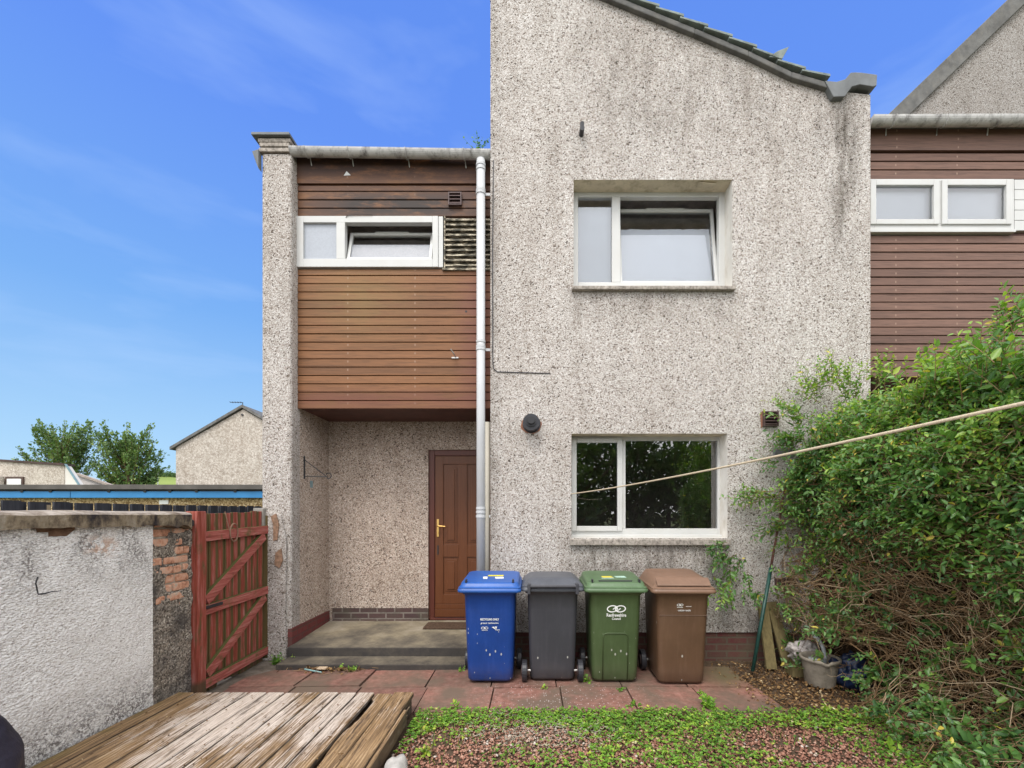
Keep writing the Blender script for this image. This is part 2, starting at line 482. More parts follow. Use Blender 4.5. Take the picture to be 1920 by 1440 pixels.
# windows (measured at the wall face)
RV = .19
U = (X(1075.5, D), X(1373, D), Z(538, D), Z(337, D))
LW = (X(1071.5, D), X(1364, D), Z(1009, D), Z(813, D))
roof_pts = [(TX0, 7.70), (X(1140, D), Z(2, D)), (X(1300, D), Z(67, D)), (X(1400, D), Z(109, D)), (X(1480, D), Z(148, D)), (X(1548, D), Z(168, D)), (TX1, Z(178, D))]


def roof_z(x):
    for (a, za), (b, zb) in zip(roof_pts, roof_pts[1:]):
        if x <= b: return za + (zb - za) * (x - a) / (b - a)
    return roof_pts[-1][1]


mb = MB()
ZT = Z(180, D) - .05
holed_wall(mb, TX0, TX1, .285, ZT, D, [U, LW])
mb.poly([(TX0, D, ZT), (TX1, D, ZT), (TX1, D, Z(178, D))] + [(x, D, z) for x, z in reversed(roof_pts[:-1])])
for x in (TX0, TX1):                                   # flanks of the tower run back to its rear
    q = [(x, D, .285), (x, 10.5, .285), (x, 10.5, roof_z(x)), (x, D, roof_z(x))]
    mb.poly(q if x == TX1 else q[::-1])
mb.poly([(TX0, 10.5, .0), (TX1, 10.5, .0), (TX1, 10.5, 6.1), (TX0, 10.5, 7.6)][::-1])
for i, h in enumerate((U, LW)):                        # reveals
    a, b, c, d = h
    mb.mi = 1
    mb.poly([(b, D, c), (b, D + RV, c), (b, D + RV, d), (b, D, d)]); mb.poly([(a, D, c), (a, D, d), (a, D + RV, d), (a, D + RV, c)])
    mb.poly([(a, D, c), (a, D + RV, c), (b, D + RV, c), (b, D, c)])
    mb.mi = 2
    mb.poly([(a, D, d), (b, D, d), (b, D + RV, d), (a, D + RV, d)])
    mb.mi = 0
tower = mb.build('front_wall', [MATS['tower'], MATS['reveal'], MATS['lintel']], house)

# plinth of the tower
mb = MB(); mb.box(TX0 + .012, TX1, D + .022, D + .1, -.05, .285)
mb.build('plinth', MATS['plinth'], house)

# end pier and side wall
mb = MB(); ZP = Z(289, D)
mb.poly([(PX0, D, 0.0), (PX1, D, 0.0), (PX1, D, ZP), (PX0, D, ZP)])
mb.poly([(PX1, D, 0.0), (PX1, DC + .05, 0.0), (PX1, DC + .05, ZP), (PX1, D, ZP)])
mb.poly([(PX0, 11, 0), (PX0, D, 0), (PX0, D, ZP), (PX0, 11, ZP)])
mb.poly([(PX0, D, ZP), (PX1, D, ZP), (PX1, 11, ZP), (PX0, 11, ZP)])
pier = mb.build('side_wall', MATS['pier'], house)
b = bmesh.new(); b.from_mesh(pier.data); bmesh.ops.remove_doubles(b, verts=b.verts, dist=.0005)
bmesh.ops.bevel(b, geom=[e for e in b.edges if len(e.link_faces) == 2 and abs(e.verts[0].co.z - e.verts[1].co.z) > 2], offset=.03, segments=3, affect='EDGES', profile=.5)
b.to_mesh(pier.data); b.free()
# pier cap: brick courses and a flat slab
zc0, zc1 = Z(289, D), Z(257, D)
mb = MB(); rr = random.Random(3)
for k in range(3):
    z0 = zc0 + .012 + k * (zc1 - zc0 - .035) / 3
    mb.box(PX0 - .01 + rr.uniform(-.015, .015), PX1 - .005 + rr.uniform(-.02, .01), D - .02 + rr.uniform(-.01, .01), 11, z0, z0 + (zc1 - zc0 - .035) / 3 - .008)
mb.build('pier_coping', MATS['sill'], house, bevel=.008)
mb = MB(); mb.box(PX0 - .075, PX1 + .01, D - .06, 11, zc1 - .022, zc1 + .006)
mb.prism([(PX0 - .075, D - .045, zc0 - .005), (PX0 - .005, D - .045, zc0 + .02), (PX0 - .005, D - .045, zc0 - .19), (PX0 - .03, D - .045, zc0 - .13)], (0, .06, 0))
mb.build('coping_cap', MATS['lead'], house, bevel=.004)

# recess: back wall, left wall, soffit
SF = Z(764, DC)
mb = MB()
DX0, DX1, DZ0, DZ1 = X(803, DB), TX0 - .004, .20, Z(843, DB)
holed_wall(mb, PX1, TX0, .2, SF + .05, DB, [(DX0, TX0, .2, DZ1)])
mb.poly([(DX0, DB, DZ1), (TX0, DB, DZ1), (TX0, DB + .12, DZ1), (DX0, DB + .12, DZ1)])
mb.poly([(DX0, DB, .2), (DX0, DB, DZ1), (DX0, DB + .12, DZ1), (DX0, DB + .12, .2)])
mb.poly([(PX1, DC + .05, 0.0), (PX1, DB, 0.0), (PX1, DB, SF + .05), (PX1, DC + .05, SF + .05)])
mb.build('recess_wall', MATS['recess'], house)
mb = MB(); mb.box(PX1 + .0, TX0, DC + .012, DB, SF, SF + .04)
mb.build('soffit', MATS['soffit'], house)
# brick base of the recess
mb = MB(); mb.box(PX1 + .05, DX0, DB - .012, DB, .15, .36); mb.build('plinth', MATS['plinth_porch'], house)
mb = MB(); mb.box(PX1, PX1 + .016, D + .02, DB - .013, .10, .33); mb.box(PX1 - .035, PX1 + .015, D - .006, D + .02, .03, .325)
mb.build('plinth', MATS['plinth_side'], house)

# ---------------- timber cladding
CX0, CX1 = PX1 + .002, TX0 - .002
CT = Z(300, DC)
WZ0, WZ1 = Z(502, DC), Z(407, DC)
WX1 = X(831, DC)


def cladding(mb, x0, x1, z0, z1, y, pitch, r, gap=.0055):
    z = z0
    while z < z1 - .02:
        t = min(z + pitch - gap, z1)
        j = r.uniform(-.0025, .0025)
        mb.prism([(x0, y + .004 + j, z), (x0, y + .000 + j, z + .003), (x0, y + .004 + j, t - .005), (x0, y + .010 + j, t), (x0, y + .03, t), (x0, y + .03, z)], (x1 - x0, 0, 0))
        z += pitch


mb = MB(); rr = random.Random(4)
cladding(mb, CX0, CX1, SF - .012, WZ0 - .012, DC, .0935, rr)
cladding(mb, CX0, CX1, WZ1 + .012, Z(347, DC), DC, .0935, rr)
mb.box(CX0, CX1, DC - .012, DC + .03, Z(346, DC) + .006, CT + .1)
clad = mb.build('cladding', MATS['clad'], house)
mb = MB(); mb.box(CX0 + .002, CX1 - .002, DC + .028, DC + .06, SF - .004, WZ0 - .004); mb.box(CX0 + .002, CX1 - .002, DC + .028, DC + .06, WZ1 + .004, CT + .1)
mb.build('cladding_backing', MATS['soffit'], house)


def sash_mesh(x0, x1, z0, z1, y, w, tilt, th=.045):
    """a frame hinged along its foot, leaning inwards by tilt"""
    f = MB(); frame_bars(f, x0, x1, z0, z1, y, y + th, w)
    g = MB(); g.poly([(x0 + w, y + .02, z0 + w), (x1 - w, y + .02, z0 + w), (x1 - w, y + .02, z1 - w), (x0 + w, y + .02, z1 - w)])
    v = MB(); xm = (x0 + x1) / 2; v.box(xm - (x1 - x0) * .2, xm + (x1 - x0) * .2, y - .008, y + .03, z1 - w * .25, z1 + w * .12)
    M = Matrix.Translation((0, y, z0)) @ Matrix.Rotation(-tilt, 4, 'X') @ Matrix.Translation((0, -y, -z0))
    for q in (f, g, v): q.xf(M)
    return f, g, v, M


def room(mb_parent, x0, x1, z0, z1, y, depth=1.6, mat='room2'):
    m = MB()
    m.box(x0 - .5, x1 + .5, y + depth, y + depth + .02, z0 - .5, z1 + .3)
    m.box(x0 - .5, x1 + .5, y + .06, y + depth, z1 + .3, z1 + .32); m.box(x0 - .5, x1 + .5, y + .06, y + depth, z0 - .52, z0 - .5)
    m.box(x0 - .52, x0 - .5, y + .06, y + depth, z0 - .5, z1 + .3); m.box(x1 + .5, x1 + .52, y + .06, y + depth, z0 - .5, z1 + .3)
    m.build('room', MATS[mat], mb_parent)


# small window in the cladding
y = DC - .02
win = MB()
wx0, wx1, wm0, wm1 = X(556.5, DC), X(822, DC), X(632, DC), X(648, DC)
win.box(wx0, X(570, DC), y, y + .07, WZ0, WZ1); win.box(X(811.5, DC), wx1, y, y + .07, WZ0, WZ1)
win.box(X(570, DC), X(811.5, DC), y, y + .07, WZ0, Z(487, DC)); win.box(X(570, DC), X(811.5, DC), y, y + .07, Z(419, DC), WZ1)
win.box(wm0, wm1, y, y + .07, Z(487, DC), Z(419, DC))
win.box(wx1 + .003, X(831, DC), y + .008, y + .07, WZ0, WZ1)
w1 = win.build('window', MATS['upvc'], house, bevel=.004)
tag(w1, 'small white upstairs window with its right sash tilted inwards')
MB().poly([(X(570, DC), y + .03, Z(487, DC)), (wm0, y + .03, Z(487, DC)), (wm0, y + .03, Z(419, DC)), (X(570, DC), y + .03, Z(419, DC))]).build('pane', MATS['obscure'], w1)
f, g, v, M = sash_mesh(wm1 + .008, X(809, DC), Z(486, DC), Z(421, DC), y + .024, .032, R(17))
f.build('sash', MATS['upvc'], w1, bevel=.004); v.build('trickle_vent', MATS['upvc'], w1)
g2 = MB(); g2.v = list(g.v); g2.f = list(g.f); g2.m = list(g.m)
gv = [Vector(p) for p in g.v]
k = .62
MB().poly([gv[0], gv[1], gv[1].lerp(gv[2], k), gv[0].lerp(gv[3], k)]).build('pane', MATS['obscure2'], w1)
MB().poly([gv[0].lerp(gv[3], k), gv[1].lerp(gv[2], k), gv[2], gv[3]]).build('pane', MATS['glass'], w1)
room(w1, wx0 + .5, wx1 - .5, WZ0, WZ1, y)
MB().tube([(X(650, DC), y - .004, WZ1 - .02), (X(652, DC), y - .006, WZ1 - .005), (X(665, DC), y - .008, WZ1 + .004), (X(700, DC), y - .008, WZ1 + .006)], .003, 5).build('loose_wire', MATS['blackiron'], house)

# louvred panel with flaking paint
t = NT('flaking_louvre_paint'); p = t.P()
fl = t.ramp(t.noise(t.mapv(p, (3.5, 3, 9)), 3.2, 6, .65), [(.47, (.075, .068, .052)), (.55, (.34, .29, .21)), (.62, (.60, .54, .42)), (.68, (.20, .115, .06)), (.8, (.10, .07, .05))])
MATS['louvre'] = t.done(fl, .85, t.bump(t.noise(p, 90, 3), .5, .004))
mb = MB(); x0, x1 = X(833, DC), TX0 - .003
mb.box(x0, x1, DC + .03, DC + .045, WZ0 - .01, WZ1 + .005)
n = 10
for i in range(n):
    z = WZ0 + .012 + i * (WZ1 - WZ0) / n
    h = (WZ1 - WZ0) / n
    mb.prism([(x0 + .012, DC - .012, z), (x0 + .012, DC - .012, z + .011), (x0 + .012, DC + .03, z + h * .95), (x0 + .012, DC + .03, z + h * .72)], (x1 - x0 - .012, 0, 0))
mb.box(x0, x0 + .012, DC - .016, DC + .03, WZ0 - .01, WZ1 + .005)
mb.box(x0 - .02, x1, DC - .02, DC + .03, WZ0 - .034, WZ0 - .011)
mb.build('louvre_panel', MATS['louvre'], house, bevel=.002)


def louvre_vent(name, px0, px1, py0, py1, Y, mat, nsl, parent, proud=.03, rim=None):
    x0, x1, z0, z1 = X(px0, Y), X(px1, Y), Z(py1, Y), Z(py0, Y)
    m = MB(); w = (x1 - x0) * .09
    frame_bars(m, x0, x1, z0, z1, Y - proud, Y + .01, w)
    m.box(x0 + w, x1 - w, Y - .004, Y + .01, z0 + w, z1 - w)
    h = (z1 - z0 - 2 * w) / nsl
    for i in range(nsl):
        z = z0 + w + i * h
        m.prism([(x0 + w, Y - proud - .004, z + h * .05), (x0 + w, Y - proud - .004, z + h * .22), (x0 + w, Y - .005, z + h * .98), (x0 + w, Y - .005, z + h * .8)], (x1 - x0 - 2 * w, 0, 0))
    return m.build(name, mat, parent, bevel=.002)


louvre_vent('extractor_vent', 841, 866, 363, 387, DC, MATS['brownplastic'], 3, house)
louvre_vent('extractor_vent', 1429, 1457, 772, 800, D, MATS['brownplastic'], 4, house, .04)
louvre_vent('air_brick', 1449, 1487, 839, 858, D, MATS['greyvent'], 5, house, .012)
louvre_vent('air_brick', 1452, 1492, 1084, 1106, D, MATS['brownplastic'], 5, house, .012)
rr = random.Random(9)                                                # broken brick edge round the brown vent
mb = MB(); mb.prism([(X(1425, D), D - .006, Z(775, D)), (X(1430, D), D - .006, Z(770, D)), (X(1430, D), D - .006, Z(800, D)), (X(1427, D), D - .006, Z(803, D))], (0, .01, 0))
mb.build('exposed_brick', MATS['flashing'], house)

# small broken metal stub on the cladding
mb = MB(); c = Vector((X(853, DC), DC, Z(671, DC)))
mb.tube([c + Vector((.012, .01, 0)), c + Vector((0, -.06, .02)), c + Vector((-.03, -.10, .06))], [.006, .008, .009], 8)
mb.box(c.x - .035, c.x + .04, DC - .012, DC, c.z - .008, c.z + .006)
mb.build('bracket_stub', MATS['steel'], house)
MB().cyl((X(874, DC), DC - .001, Z(584, DC)), (0, 1, 0), .012, .01).build('drilled_hole', MATS['blackiron'], house)
# flaked paint scraps on the top board
mb = MB(); x, z = X(652, DC), Z(329, DC)
mb.prism([(x - .04, DC - .014, z - .012), (x + .04, DC - .015, z - .008), (x - .005, DC - .018, z + .035)], (0, .003, 0))
mb.build('paint_flake', MATS['upvc'], house)

# ---------------- gutter and pipes
GY = D + .02


def gutter(x0, x1, zt, y, r, parent, name='gutter', brackets=(), slope=0.0):
    m = MB(); k = 12; rings = []
    for x, dz in ((x0, 0), (x1, slope)):
        ring = []
        for i in range(k + 1):
            a = math.pi + math.pi * i / k
            ring.append((x, y + r * math.cos(a), zt + dz + r * 1.12 * math.sin(a)))
        for i in range(k, -1, -1):
            a = math.pi + math.pi * i / k
            ring.append((x, y + (r - .006) * math.cos(a), zt + dz + (r - .006) * 1.12 * math.sin(a)))
        rings.append(ring)
    m.loft(rings)
    for x in (x0 + .003, x1 - .009):
        dz = slope * (x - x0) / (x1 - x0)
        m.prism([(x, y + r * 1.02 * math.cos(math.pi + math.pi * i / k), zt + dz + r * 1.14 * math.sin(math.pi + math.pi * i / k)) for i in range(k + 1)], (.006, 0, 0))
    g = m.build(name, MATS['gutter'], parent, smooth=False)
    for x in brackets:
        dz = slope * (x - x0) / (x1 - x0)
        c = [(x, y + (r + .004) * math.cos(math.pi + math.pi * i / 8), zt + dz + (r + .004) * 1.14 * math.sin(math.pi + math.pi * i / 8)) for i in range(9)]
        MB().tube(c + [(x + .01, y + r + .03, zt + dz - .1)], .006, 5).build('bracket', MATS['gutter'], g)
    return g


gz = Z(281, GY)
gutter(X(546, GY), TX0 + .0, gz, GY, .060, house, brackets=[X(575, GY), X(655, GY), X(762, GY), X(870, GY)], slope=-.035)
mb = MB()                                                           # low roof edge behind the gutter
mb.prism([(CX0 - .02, DC - .06, gz - .015), (CX0 - .02, DC - .06, gz + .012), (CX0 - .02, 11, gz + .30), (CX0 - .02, 11, gz + .2)], (CX1 - CX0 + .01, 0, 0))
mb.build('roof', MATS['verge'], house)
PY = D + .02
px = X(901.5, PY)
dp = MB().tube([(px, PY, .10), (px, PY, Z(300, PY))], .047, 20).build('downpipe', MATS['pipe'], house, smooth=True)
for py in (310, 318, 358, 641, 650, 953, 960):
    z = Z(py, PY); MB().tube([(px, PY, z - .012), (px, PY, z + .012)], .0525, 20).build('collar', MATS['pipe'], dp)
for py in (363, 655, 968):
    z = Z(py, PY)
    MB().tube([(px, PY, z - .014), (px, PY, z + .014)], .0535, 20).box(px + .04, TX0 + .02, PY + .01, PY + .022, z - .014, z + .014).build('clip', MATS['pipe'], dp)
MB().tube([(X(912.5, D + .05), D + .05, .16), (X(912.5, D + .05), D + .05, Z(792, D + .05))], .036, 14).build('waste_pipe', MATS['pipe2'], house, smooth=True)
# cable clipped to the tower
cy = D - .006
pts = [(X(925, cy), cy, Z(300, cy)), (X(923.5, cy), cy, Z(480, cy)), (X(924, cy), cy, Z(680, cy)), (X(925.5, cy), cy, Z(691, cy)), (X(932, cy), cy, Z(697, cy)), (X(975, cy), cy, Z(698.5, cy)), (X(1031, cy), cy, Z(700, cy))]
MB().tube(pts, .005, 6).build('cable', MATS['blackplastic'], house)
# boiler flue and overflow stub
mb = MB(); c = Vector((X(996, D), D, Z(796, D)))
mb.cyl(c + Vector((.004, .0, .004)), (0, -1, 0), .098, .014, 28)
mb.cyl(c + Vector((0, -.01, 0)), (0, -1, 0), .082, .10, 28)
mb.cyl(c + Vector((0, -.11, 0)), (0, -1, 0), .088, .03, 28)
mb.mi = 1
mb.cyl(c + Vector((0, -.141, .004)), (0, -1, 0), .055, .012, 24); mb.cyl(c + Vector((0, -.153, .008)), (0, -1, 0), .035, .03, 20)
mb.build('boiler_flue', [MATS['blackplastic'], MATS['blackiron']], house, smooth=False)
mb = MB(); rr = random.Random(2); ring0 = []
for i in range(28):
    a = 2 * math.pi * i / 28; q = .104 + rr.uniform(-.008, .014); ring0.append((c.x + q * math.cos(a), D - .004, c.z + q * math.sin(a)))
mb.prism(ring0, (0, .006, 0)); mb.build('flue_mortar', MATS['flashing'], house)
mb = MB(); c = Vector((X(1090, D), D, Z(251, D)))
mb.tube([c + Vector((0, .01, -.01)), c + Vector((0, -.09, -.01))], .026, 12); mb.tube([c + Vector((0, -.07, -.02)), c + Vector((0, -.075, .055))], .022, 12)
mb.build('overflow_pipe', MATS['blackplastic'], house)
# hanging basket bracket on the recess wall
yb = 5.12; xb = PX1
z0, z1 = Z(893, yb), Z(857, yb)
mb = MB(); mb.box(xb, xb + .012, yb - .008, yb + .008, z0 - .03, z1 + .01)
e = Vector((xb + .24, yb + .05, z0)); s = Vector((xb + .006, yb, z0)); tq = Vector((xb + .006, yb, z1 - .03))
mb.tube([s, e], .006, 6); mb.tube([tq, e + Vector((-.01, 0, .008))], .005, 6)
mb.tube([e + Vector((.032 * math.cos(a) + .02, 0, .032 * math.sin(a) + .01)) for a in [math.pi * 1.3 + i * .35 for i in range(15)]], .006, 6)
mb.build('basket_bracket', MATS['blackiron'], house)
mb = MB(); mb.box(xb + .001, xb + .006, yb + .14, yb + .20, z0 - .12, z0 - .04); mb.build('wall_tag', plain('faded_blue_tag', (.22, .33, .36), .6), house)

# ---------------- tower roof: tiled slab with a stepped verge
mb = MB(); mv = MB()
pts = []
for i in range(len(roof_pts) - 2):
    (xa, za), (xb_, zb) = roof_pts[i], roof_pts[i + 1]
    mv.prism([(xa, D - .05, za - .03), (xb_, D - .05, zb - .03), (xb_, D - .05, zb + .032), (xa, D - .05, za + .032)], (0, .10, 0))
mv.build('verge', MATS['verge'], house, bevel=.012)
x = roof_pts[0][0] - .05; rr = random.Random(5)
while x < X(1530, D):
    xe = x + .262
    za, zb = roof_z(max(x, TX0)) + .034, roof_z(xe) + .034
    mb.prism([(x, D - .075, za + .012), (xe + .04, D - .075, zb + .028), (xe + .04, D - .075, zb + .054), (x, D - .075, za + .030)], (0, 5.7, 0))
    x = xe
bt = X(1452, D)
mb.prism([(bt - .10, D - .07, roof_z(bt) + .09), (bt + .05, D - .07, roof_z(bt) + .075), (bt + .12, D - .07, roof_z(bt) + .20), (bt + .0, D - .07, roof_z(bt) + .155)], (0, .06, 0))
mb.build('roof', MATS['rooftile'], house, bevel=.003)
# kneeler with lead cap at the low end
mb = MB()
kx = [X(v_, D) for v_ in (1540, 1562, 1578, 1588, 1596, 1608, 1637, 1636, 1629, 1605, 1590, 1577, 1556)]
kz = [Z(v_, D) for v_ in (161, 163, 158, 146, 145.5, 146, 150, 170, 172, 168, 172, 190, 191)]
mb.prism([(a, D - .06, b_) for a, b_ in zip(kx, kz)], (0, 5.7, 0))
mb.build('kneeler_cap', MATS['lead'], house, bevel=.006)

# ---------------- sills
for h, name in ((U, 'sill'), (LW, 'sill')):
    a, b_, c, d = h
    m = MB(); dz = .052 if h is U else .075
    m.prism([(a - .022, D - .055, c - dz), (a - .022, D - .055, c - .012), (a - .022, D + RV, c + .003), (a - .022, D + RV, c - dz)], (b_ - a + .04, 0, 0))
    m.build(name, MATS['sill'], house, bevel=.008)

# ---------------- upper tower window
Y = D + RV
a, b_, c, d = U
fx = [a - .03, X(1084, Y), X(1147.5, Y), X(1163, Y), X(1348, Y), b_ + .02]
fz = [c - .0, Z(529, Y), Z(368.5, Y), d + .02]
m = MB()
m.box(fx[0], fx[1], Y, Y + .07, fz[0], fz[3]); m.box(fx[4], fx[5], Y, Y + .07, fz[0], fz[3])
m.box(fx[1], fx[4], Y, Y + .07, fz[0], fz[1]); m.box(fx[1], fx[4], Y, Y + .07, fz[2], fz[3]); m.box(fx[2], fx[3], Y, Y + .07, fz[1], fz[2])
w2 = m.build('window', MATS['upvc'], house, bevel=.005)
tag(w2, 'larger white upstairs window with its right sash tilted inwards')
MB().poly([(fx[1], Y + .03, fz[1]), (fx[2], Y + .03, fz[1]), (fx[2], Y + .03, fz[2]), (fx[1], Y + .03, fz[2])]).build('pane', MATS['glass'], w2)
m = MB(); m.box(fx[1] - .02, fx[2] + .02, Y + .075, Y + .08, fz[1] - .03, fz[1] + (fz[2] - fz[1]) * .93)
m.build('pale_backing', MATS['pale_backing'], w2)
f, g, v, M = sash_mesh(fx[3] - .004, fx[4] + .004, fz[1] - .004, fz[2] - .01, Y + .022, .034, R(9))
f.build('sash', MATS['upvc'], w2, bevel=.004); v.build('trickle_vent', MATS['upvc'], w2)
g.build('pane', MATS['glass'], w2)
gv = [Vector(p) for p in g.v]
off = M.to_3x3() @ Vector((0, .045, 0)); rr = random.Random(8)
top = [gv[0].lerp(gv[3], .80 + rr.uniform(-.006, .006)).lerp(gv[1].lerp(gv[2], .80 + rr.uniform(-.006, .006)), i / 24) for i in range(25)]
MB().poly([gv[0] + off, gv[1] + off] + [p_ + off for p_ in reversed(top)]).build('pale_backing', MATS['pale_backing'], w2)
room(w2, fx[1], fx[4], fz[1], fz[2], Y)
m = MB(); m.prism([(X(1312, D), D + .02, d - .012), (X(1345, D), D + .03, d - .025), (X(1345, D), D + .12, d - .004), (X(1312, D), D + .12, d - .004)], (0, 0, .004)); m.build('peeling_board', MATS['lintel'], house)

# ---------------- lower tower window
a, b_, c, d = LW
fx = [a - .03, X(1079, Y), X(1157, Y), X(1173, Y), X(1346, Y), b_ + .02]
fz = [c + .0, Z(991, Y), Z(826, Y), d + .02]
m = MB()
m.box(fx[0], fx[1], Y, Y + .07, fz[0], fz[3]); m.box(fx[4], fx[5], Y, Y + .07, fz[0], fz[3])
m.box(fx[1], fx[4], Y, Y + .07, fz[0], fz[1]); m.box(fx[1], fx[4], Y, Y + .07, fz[2], fz[3]); m.box(fx[2] + .03, fx[3], Y, Y + .07, fz[1], fz[2])
m.box(fx[0], fx[5], Y - .05, Y + .02, fz[0] - .0, fz[0] + .03)
w3 = m.build('window', MATS['upvc'], house, bevel=.005)
tag(w3, 'white downstairs window with dark glass reflecting trees')
m = MB(); sx0, sx1, sz0, sz1 = fx[1] - .045, X(1166.5, Y), fz[1] - .028, fz[2] + .03
frame_bars(m, sx0, sx1, sz0, sz1, Y - .022, Y + .045, .056); sa = m.build('sash', MATS['upvc'], w3, bevel=.006)
m = MB(); m.box(sx0 + .09, sx1 - .09, Y - .036, Y - .02, sz1 - .038, sz1 - .018); m.build('trickle_vent', MATS['upvc'], w3, bevel=.003)
MB().poly([(sx0 + .056, Y, sz0 + .056), (sx1 - .056, Y, sz0 + .056), (sx1 - .056, Y, sz1 - .056), (sx0 + .056, Y, sz1 - .056)]).build('pane', MATS['glass2'], w3)
MB().poly([(fx[3], Y + .03, fz[1]), (fx[4], Y + .03, fz[1]), (fx[4], Y + .03, fz[2]), (fx[3], Y + .03, fz[2])]).build('pane', MATS['glass2'], w3)
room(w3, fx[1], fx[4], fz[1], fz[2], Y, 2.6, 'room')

# ---------------- front door
y = DB + .03
m = MB(); fw = .075
m.box(DX0, DX0 + fw, y, y + .09, DZ0, DZ1); m.box(DX1 - fw, DX1, y, y + .09, DZ0, DZ1); m.box(DX0 + fw, DX1 - fw, y, y + .09, DZ1 - fw, DZ1)
m.box(DX0 + .02, DX1, y - .02, y, DZ0, DZ0 + .03)
door = m.build('door', MATS['doorframe'], house, bevel=.006)
lx0, lx1, lz0, lz1 = DX0 + fw + .004, DX1 - fw - .004, DZ0 + .035, DZ1 - fw - .004
m = MB(); m.box(lx0, lx1, y + .03, y + .08, lz0, lz1)
frame_bars(m, lx0, lx1, lz0 + .17, lz1, y + .012, y + .03, .105, .12)
m.box(lx0, lx1, y + .005, y + .03, lz0, lz0 + .10); m.box(lx0, lx1, y + .010, y + .03, lz0 + .102, lz0 + .168)
xm = (lx0 + lx1) / 2
zm0, zm1 = lz0 + .78, lz0 + .94
ix0, ix1 = lx0 + .105, lx1 - .105
m.box(xm - .055, xm + .055, y + .016, y + .03, lz0 + .29, lz1 - .105); m.box(ix0, xm - .055, y + .016, y + .03, zm0, zm1); m.box(xm + .055, ix1, y + .016, y + .03, zm0, zm1)
for q0, q1 in ((ix0 + .012, xm - .067), (xm + .067, ix1 - .012)):          # raised panels, the top pair arched
    for za, zb, arch in ((lz0 + .32, zm0 - .02, 0), (zm1 + .02, lz1 - .13, 1)):
        for ins, yy in ((.012, .022), (.04, .010)):
            if arch:
                hi = .10 if q0 < xm - .1 else .10
                pk = (q1 - ins) if q0 < xm - .1 else (q0 + ins)
                lo = (q0 + ins) if q0 < xm - .1 else (q1 - ins)
                sgn = 1 if q0 < xm - .1 else -1
                poly = [(q0 + ins, y + yy, za + ins), (q1 - ins, y + yy, za + ins)]
                arc = [(lo + (pk - lo) * u, y + yy, zb - ins - hi * (1 - u) ** 1.6) for u in np.linspace(0, 1, 7)]
                poly += (arc[::-1] if sgn == 1 else arc)
                m.prism(poly, (0, .03 - yy + .001, 0))
            else:
                m.box(q0 + ins, q1 - ins, y + yy, y + .031, za + ins, zb - ins)
m.build('door_leaf', MATS['door'], door, bevel=.004)
hx, hz = X(820, DB), Z(988, DB)
m = MB(); m.box(hx - .014, hx + .014, y + .0, y + .013, hz - .13, hz + .10); m.cyl((hx, y - .002, hz - .075), (0, -1, 0), .010, .01, 12)
m.tube([(hx, y + .005, hz + .01), (hx, y - .045, hz + .01), (hx + .02, y - .052, hz + .012), (hx + .105, y - .05, hz + .006)], .009, 10)
m.build('handle', MATS['brass'], door, bevel=.002)
m = MB(); m.box(hx - .008, hx + .008, y + .005, y + .013, hz - .36, hz - .24); m.build('letter_lock', MATS['blackiron'], door)

# ---------------- porch step
t = NT('mossy_step_concrete'); p = t.P()
c = t.ramp(t.math('ADD', t.noise(p, 2.4, 7, .66), t.n('MapRange', {'Value': t.sep(p)[1], 'From Min': 4.75, 'From Max': 5.75, 'To Min': -.13, 'To Max': .10}).outputs[0]), [(.28, (.075, .065, .055)), (.44, (.165, .14, .105)), (.55, (.25, .21, .145)), (.70, (.34, .295, .225))])
c = t.mix(t.ramp(t.noise(p, 38, 5, .7), [(.55, 0), (.8, .6)]), c, (.05, .045, .04))
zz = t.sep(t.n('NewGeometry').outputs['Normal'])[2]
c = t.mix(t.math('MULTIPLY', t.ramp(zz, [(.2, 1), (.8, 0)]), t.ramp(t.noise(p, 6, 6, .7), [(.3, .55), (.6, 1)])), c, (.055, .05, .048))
MATS['step'] = t.done(c, .92, t.bump(t.noise(p, 45, 5), .6, .006), spec=.2)
m = MB()
sx0, sx1 = PX1 - .0, TX0 + .011
m.prism([(sx0, 4.765, -.02), (sx0, 4.765, .147), (sx0, DB + .02, .199), (sx0, DB + .02, -.02)], (sx1 - sx0, 0, 0))
m.build('porch_step', MATS['step'], house, bevel=.012)
m = MB(); m.box(sx0 + .03, sx1 - .05, 4.50, 4.764, -.02, .055); m.build('lower_step', MATS['step'], house, bevel=.012)
m = MB(); m.box(DX0 + .02, TX0 - .04, 5.37, 5.66, .183, .202); dm = m.build('doormat', MATS['mat'], None, bevel=.006)
tag(dm, 'dark brown doormat lying on the concrete step in front of the brown door', 'doormat')

# ================================================================== NEIGHBOUR
nb = empty('terraced_house', (6.0, DC, .35), 'neighbouring house clad in faded purple brown boards with a tall gable behind its gutter', 'house')
NX0, NX1 = TX1 + .004, 8.6
NZ = Z(705, DC)
nwz0, nwz1 = Z(434, DC), Z(338, DC)
m = MB(); rr = random.Random(14)
cladding(m, NX0, NX1, NZ - .01, nwz0 - .035, DC, .0935, rr)
cladding(m, NX0, NX1, nwz1 + .03, Z(285, DC), DC, .0935, rr)
m.box(NX0, NX1, DC - .012, DC + .03, Z(284, DC) + .006, Z(240, DC) + .1)
m.box(NX0, NX1, DC - .014, DC + .03, nwz1 + .004, nwz1 + .028)
m.build('cladding', MATS['clad2'], nb)
m = MB(); m.box(NX0, NX1, DC + .028, DC + .06, NZ - .004, nwz0); m.box(NX0, NX1, DC + .028, DC + .06, nwz1, Z(240, DC) + .1)
m.build('cladding_backing', MATS['soffit'], nb)
m = MB(); m.box(NX0, NX1, DC + .012, DB, NZ, NZ + .04); m.build('soffit', MATS['soffit'], nb)
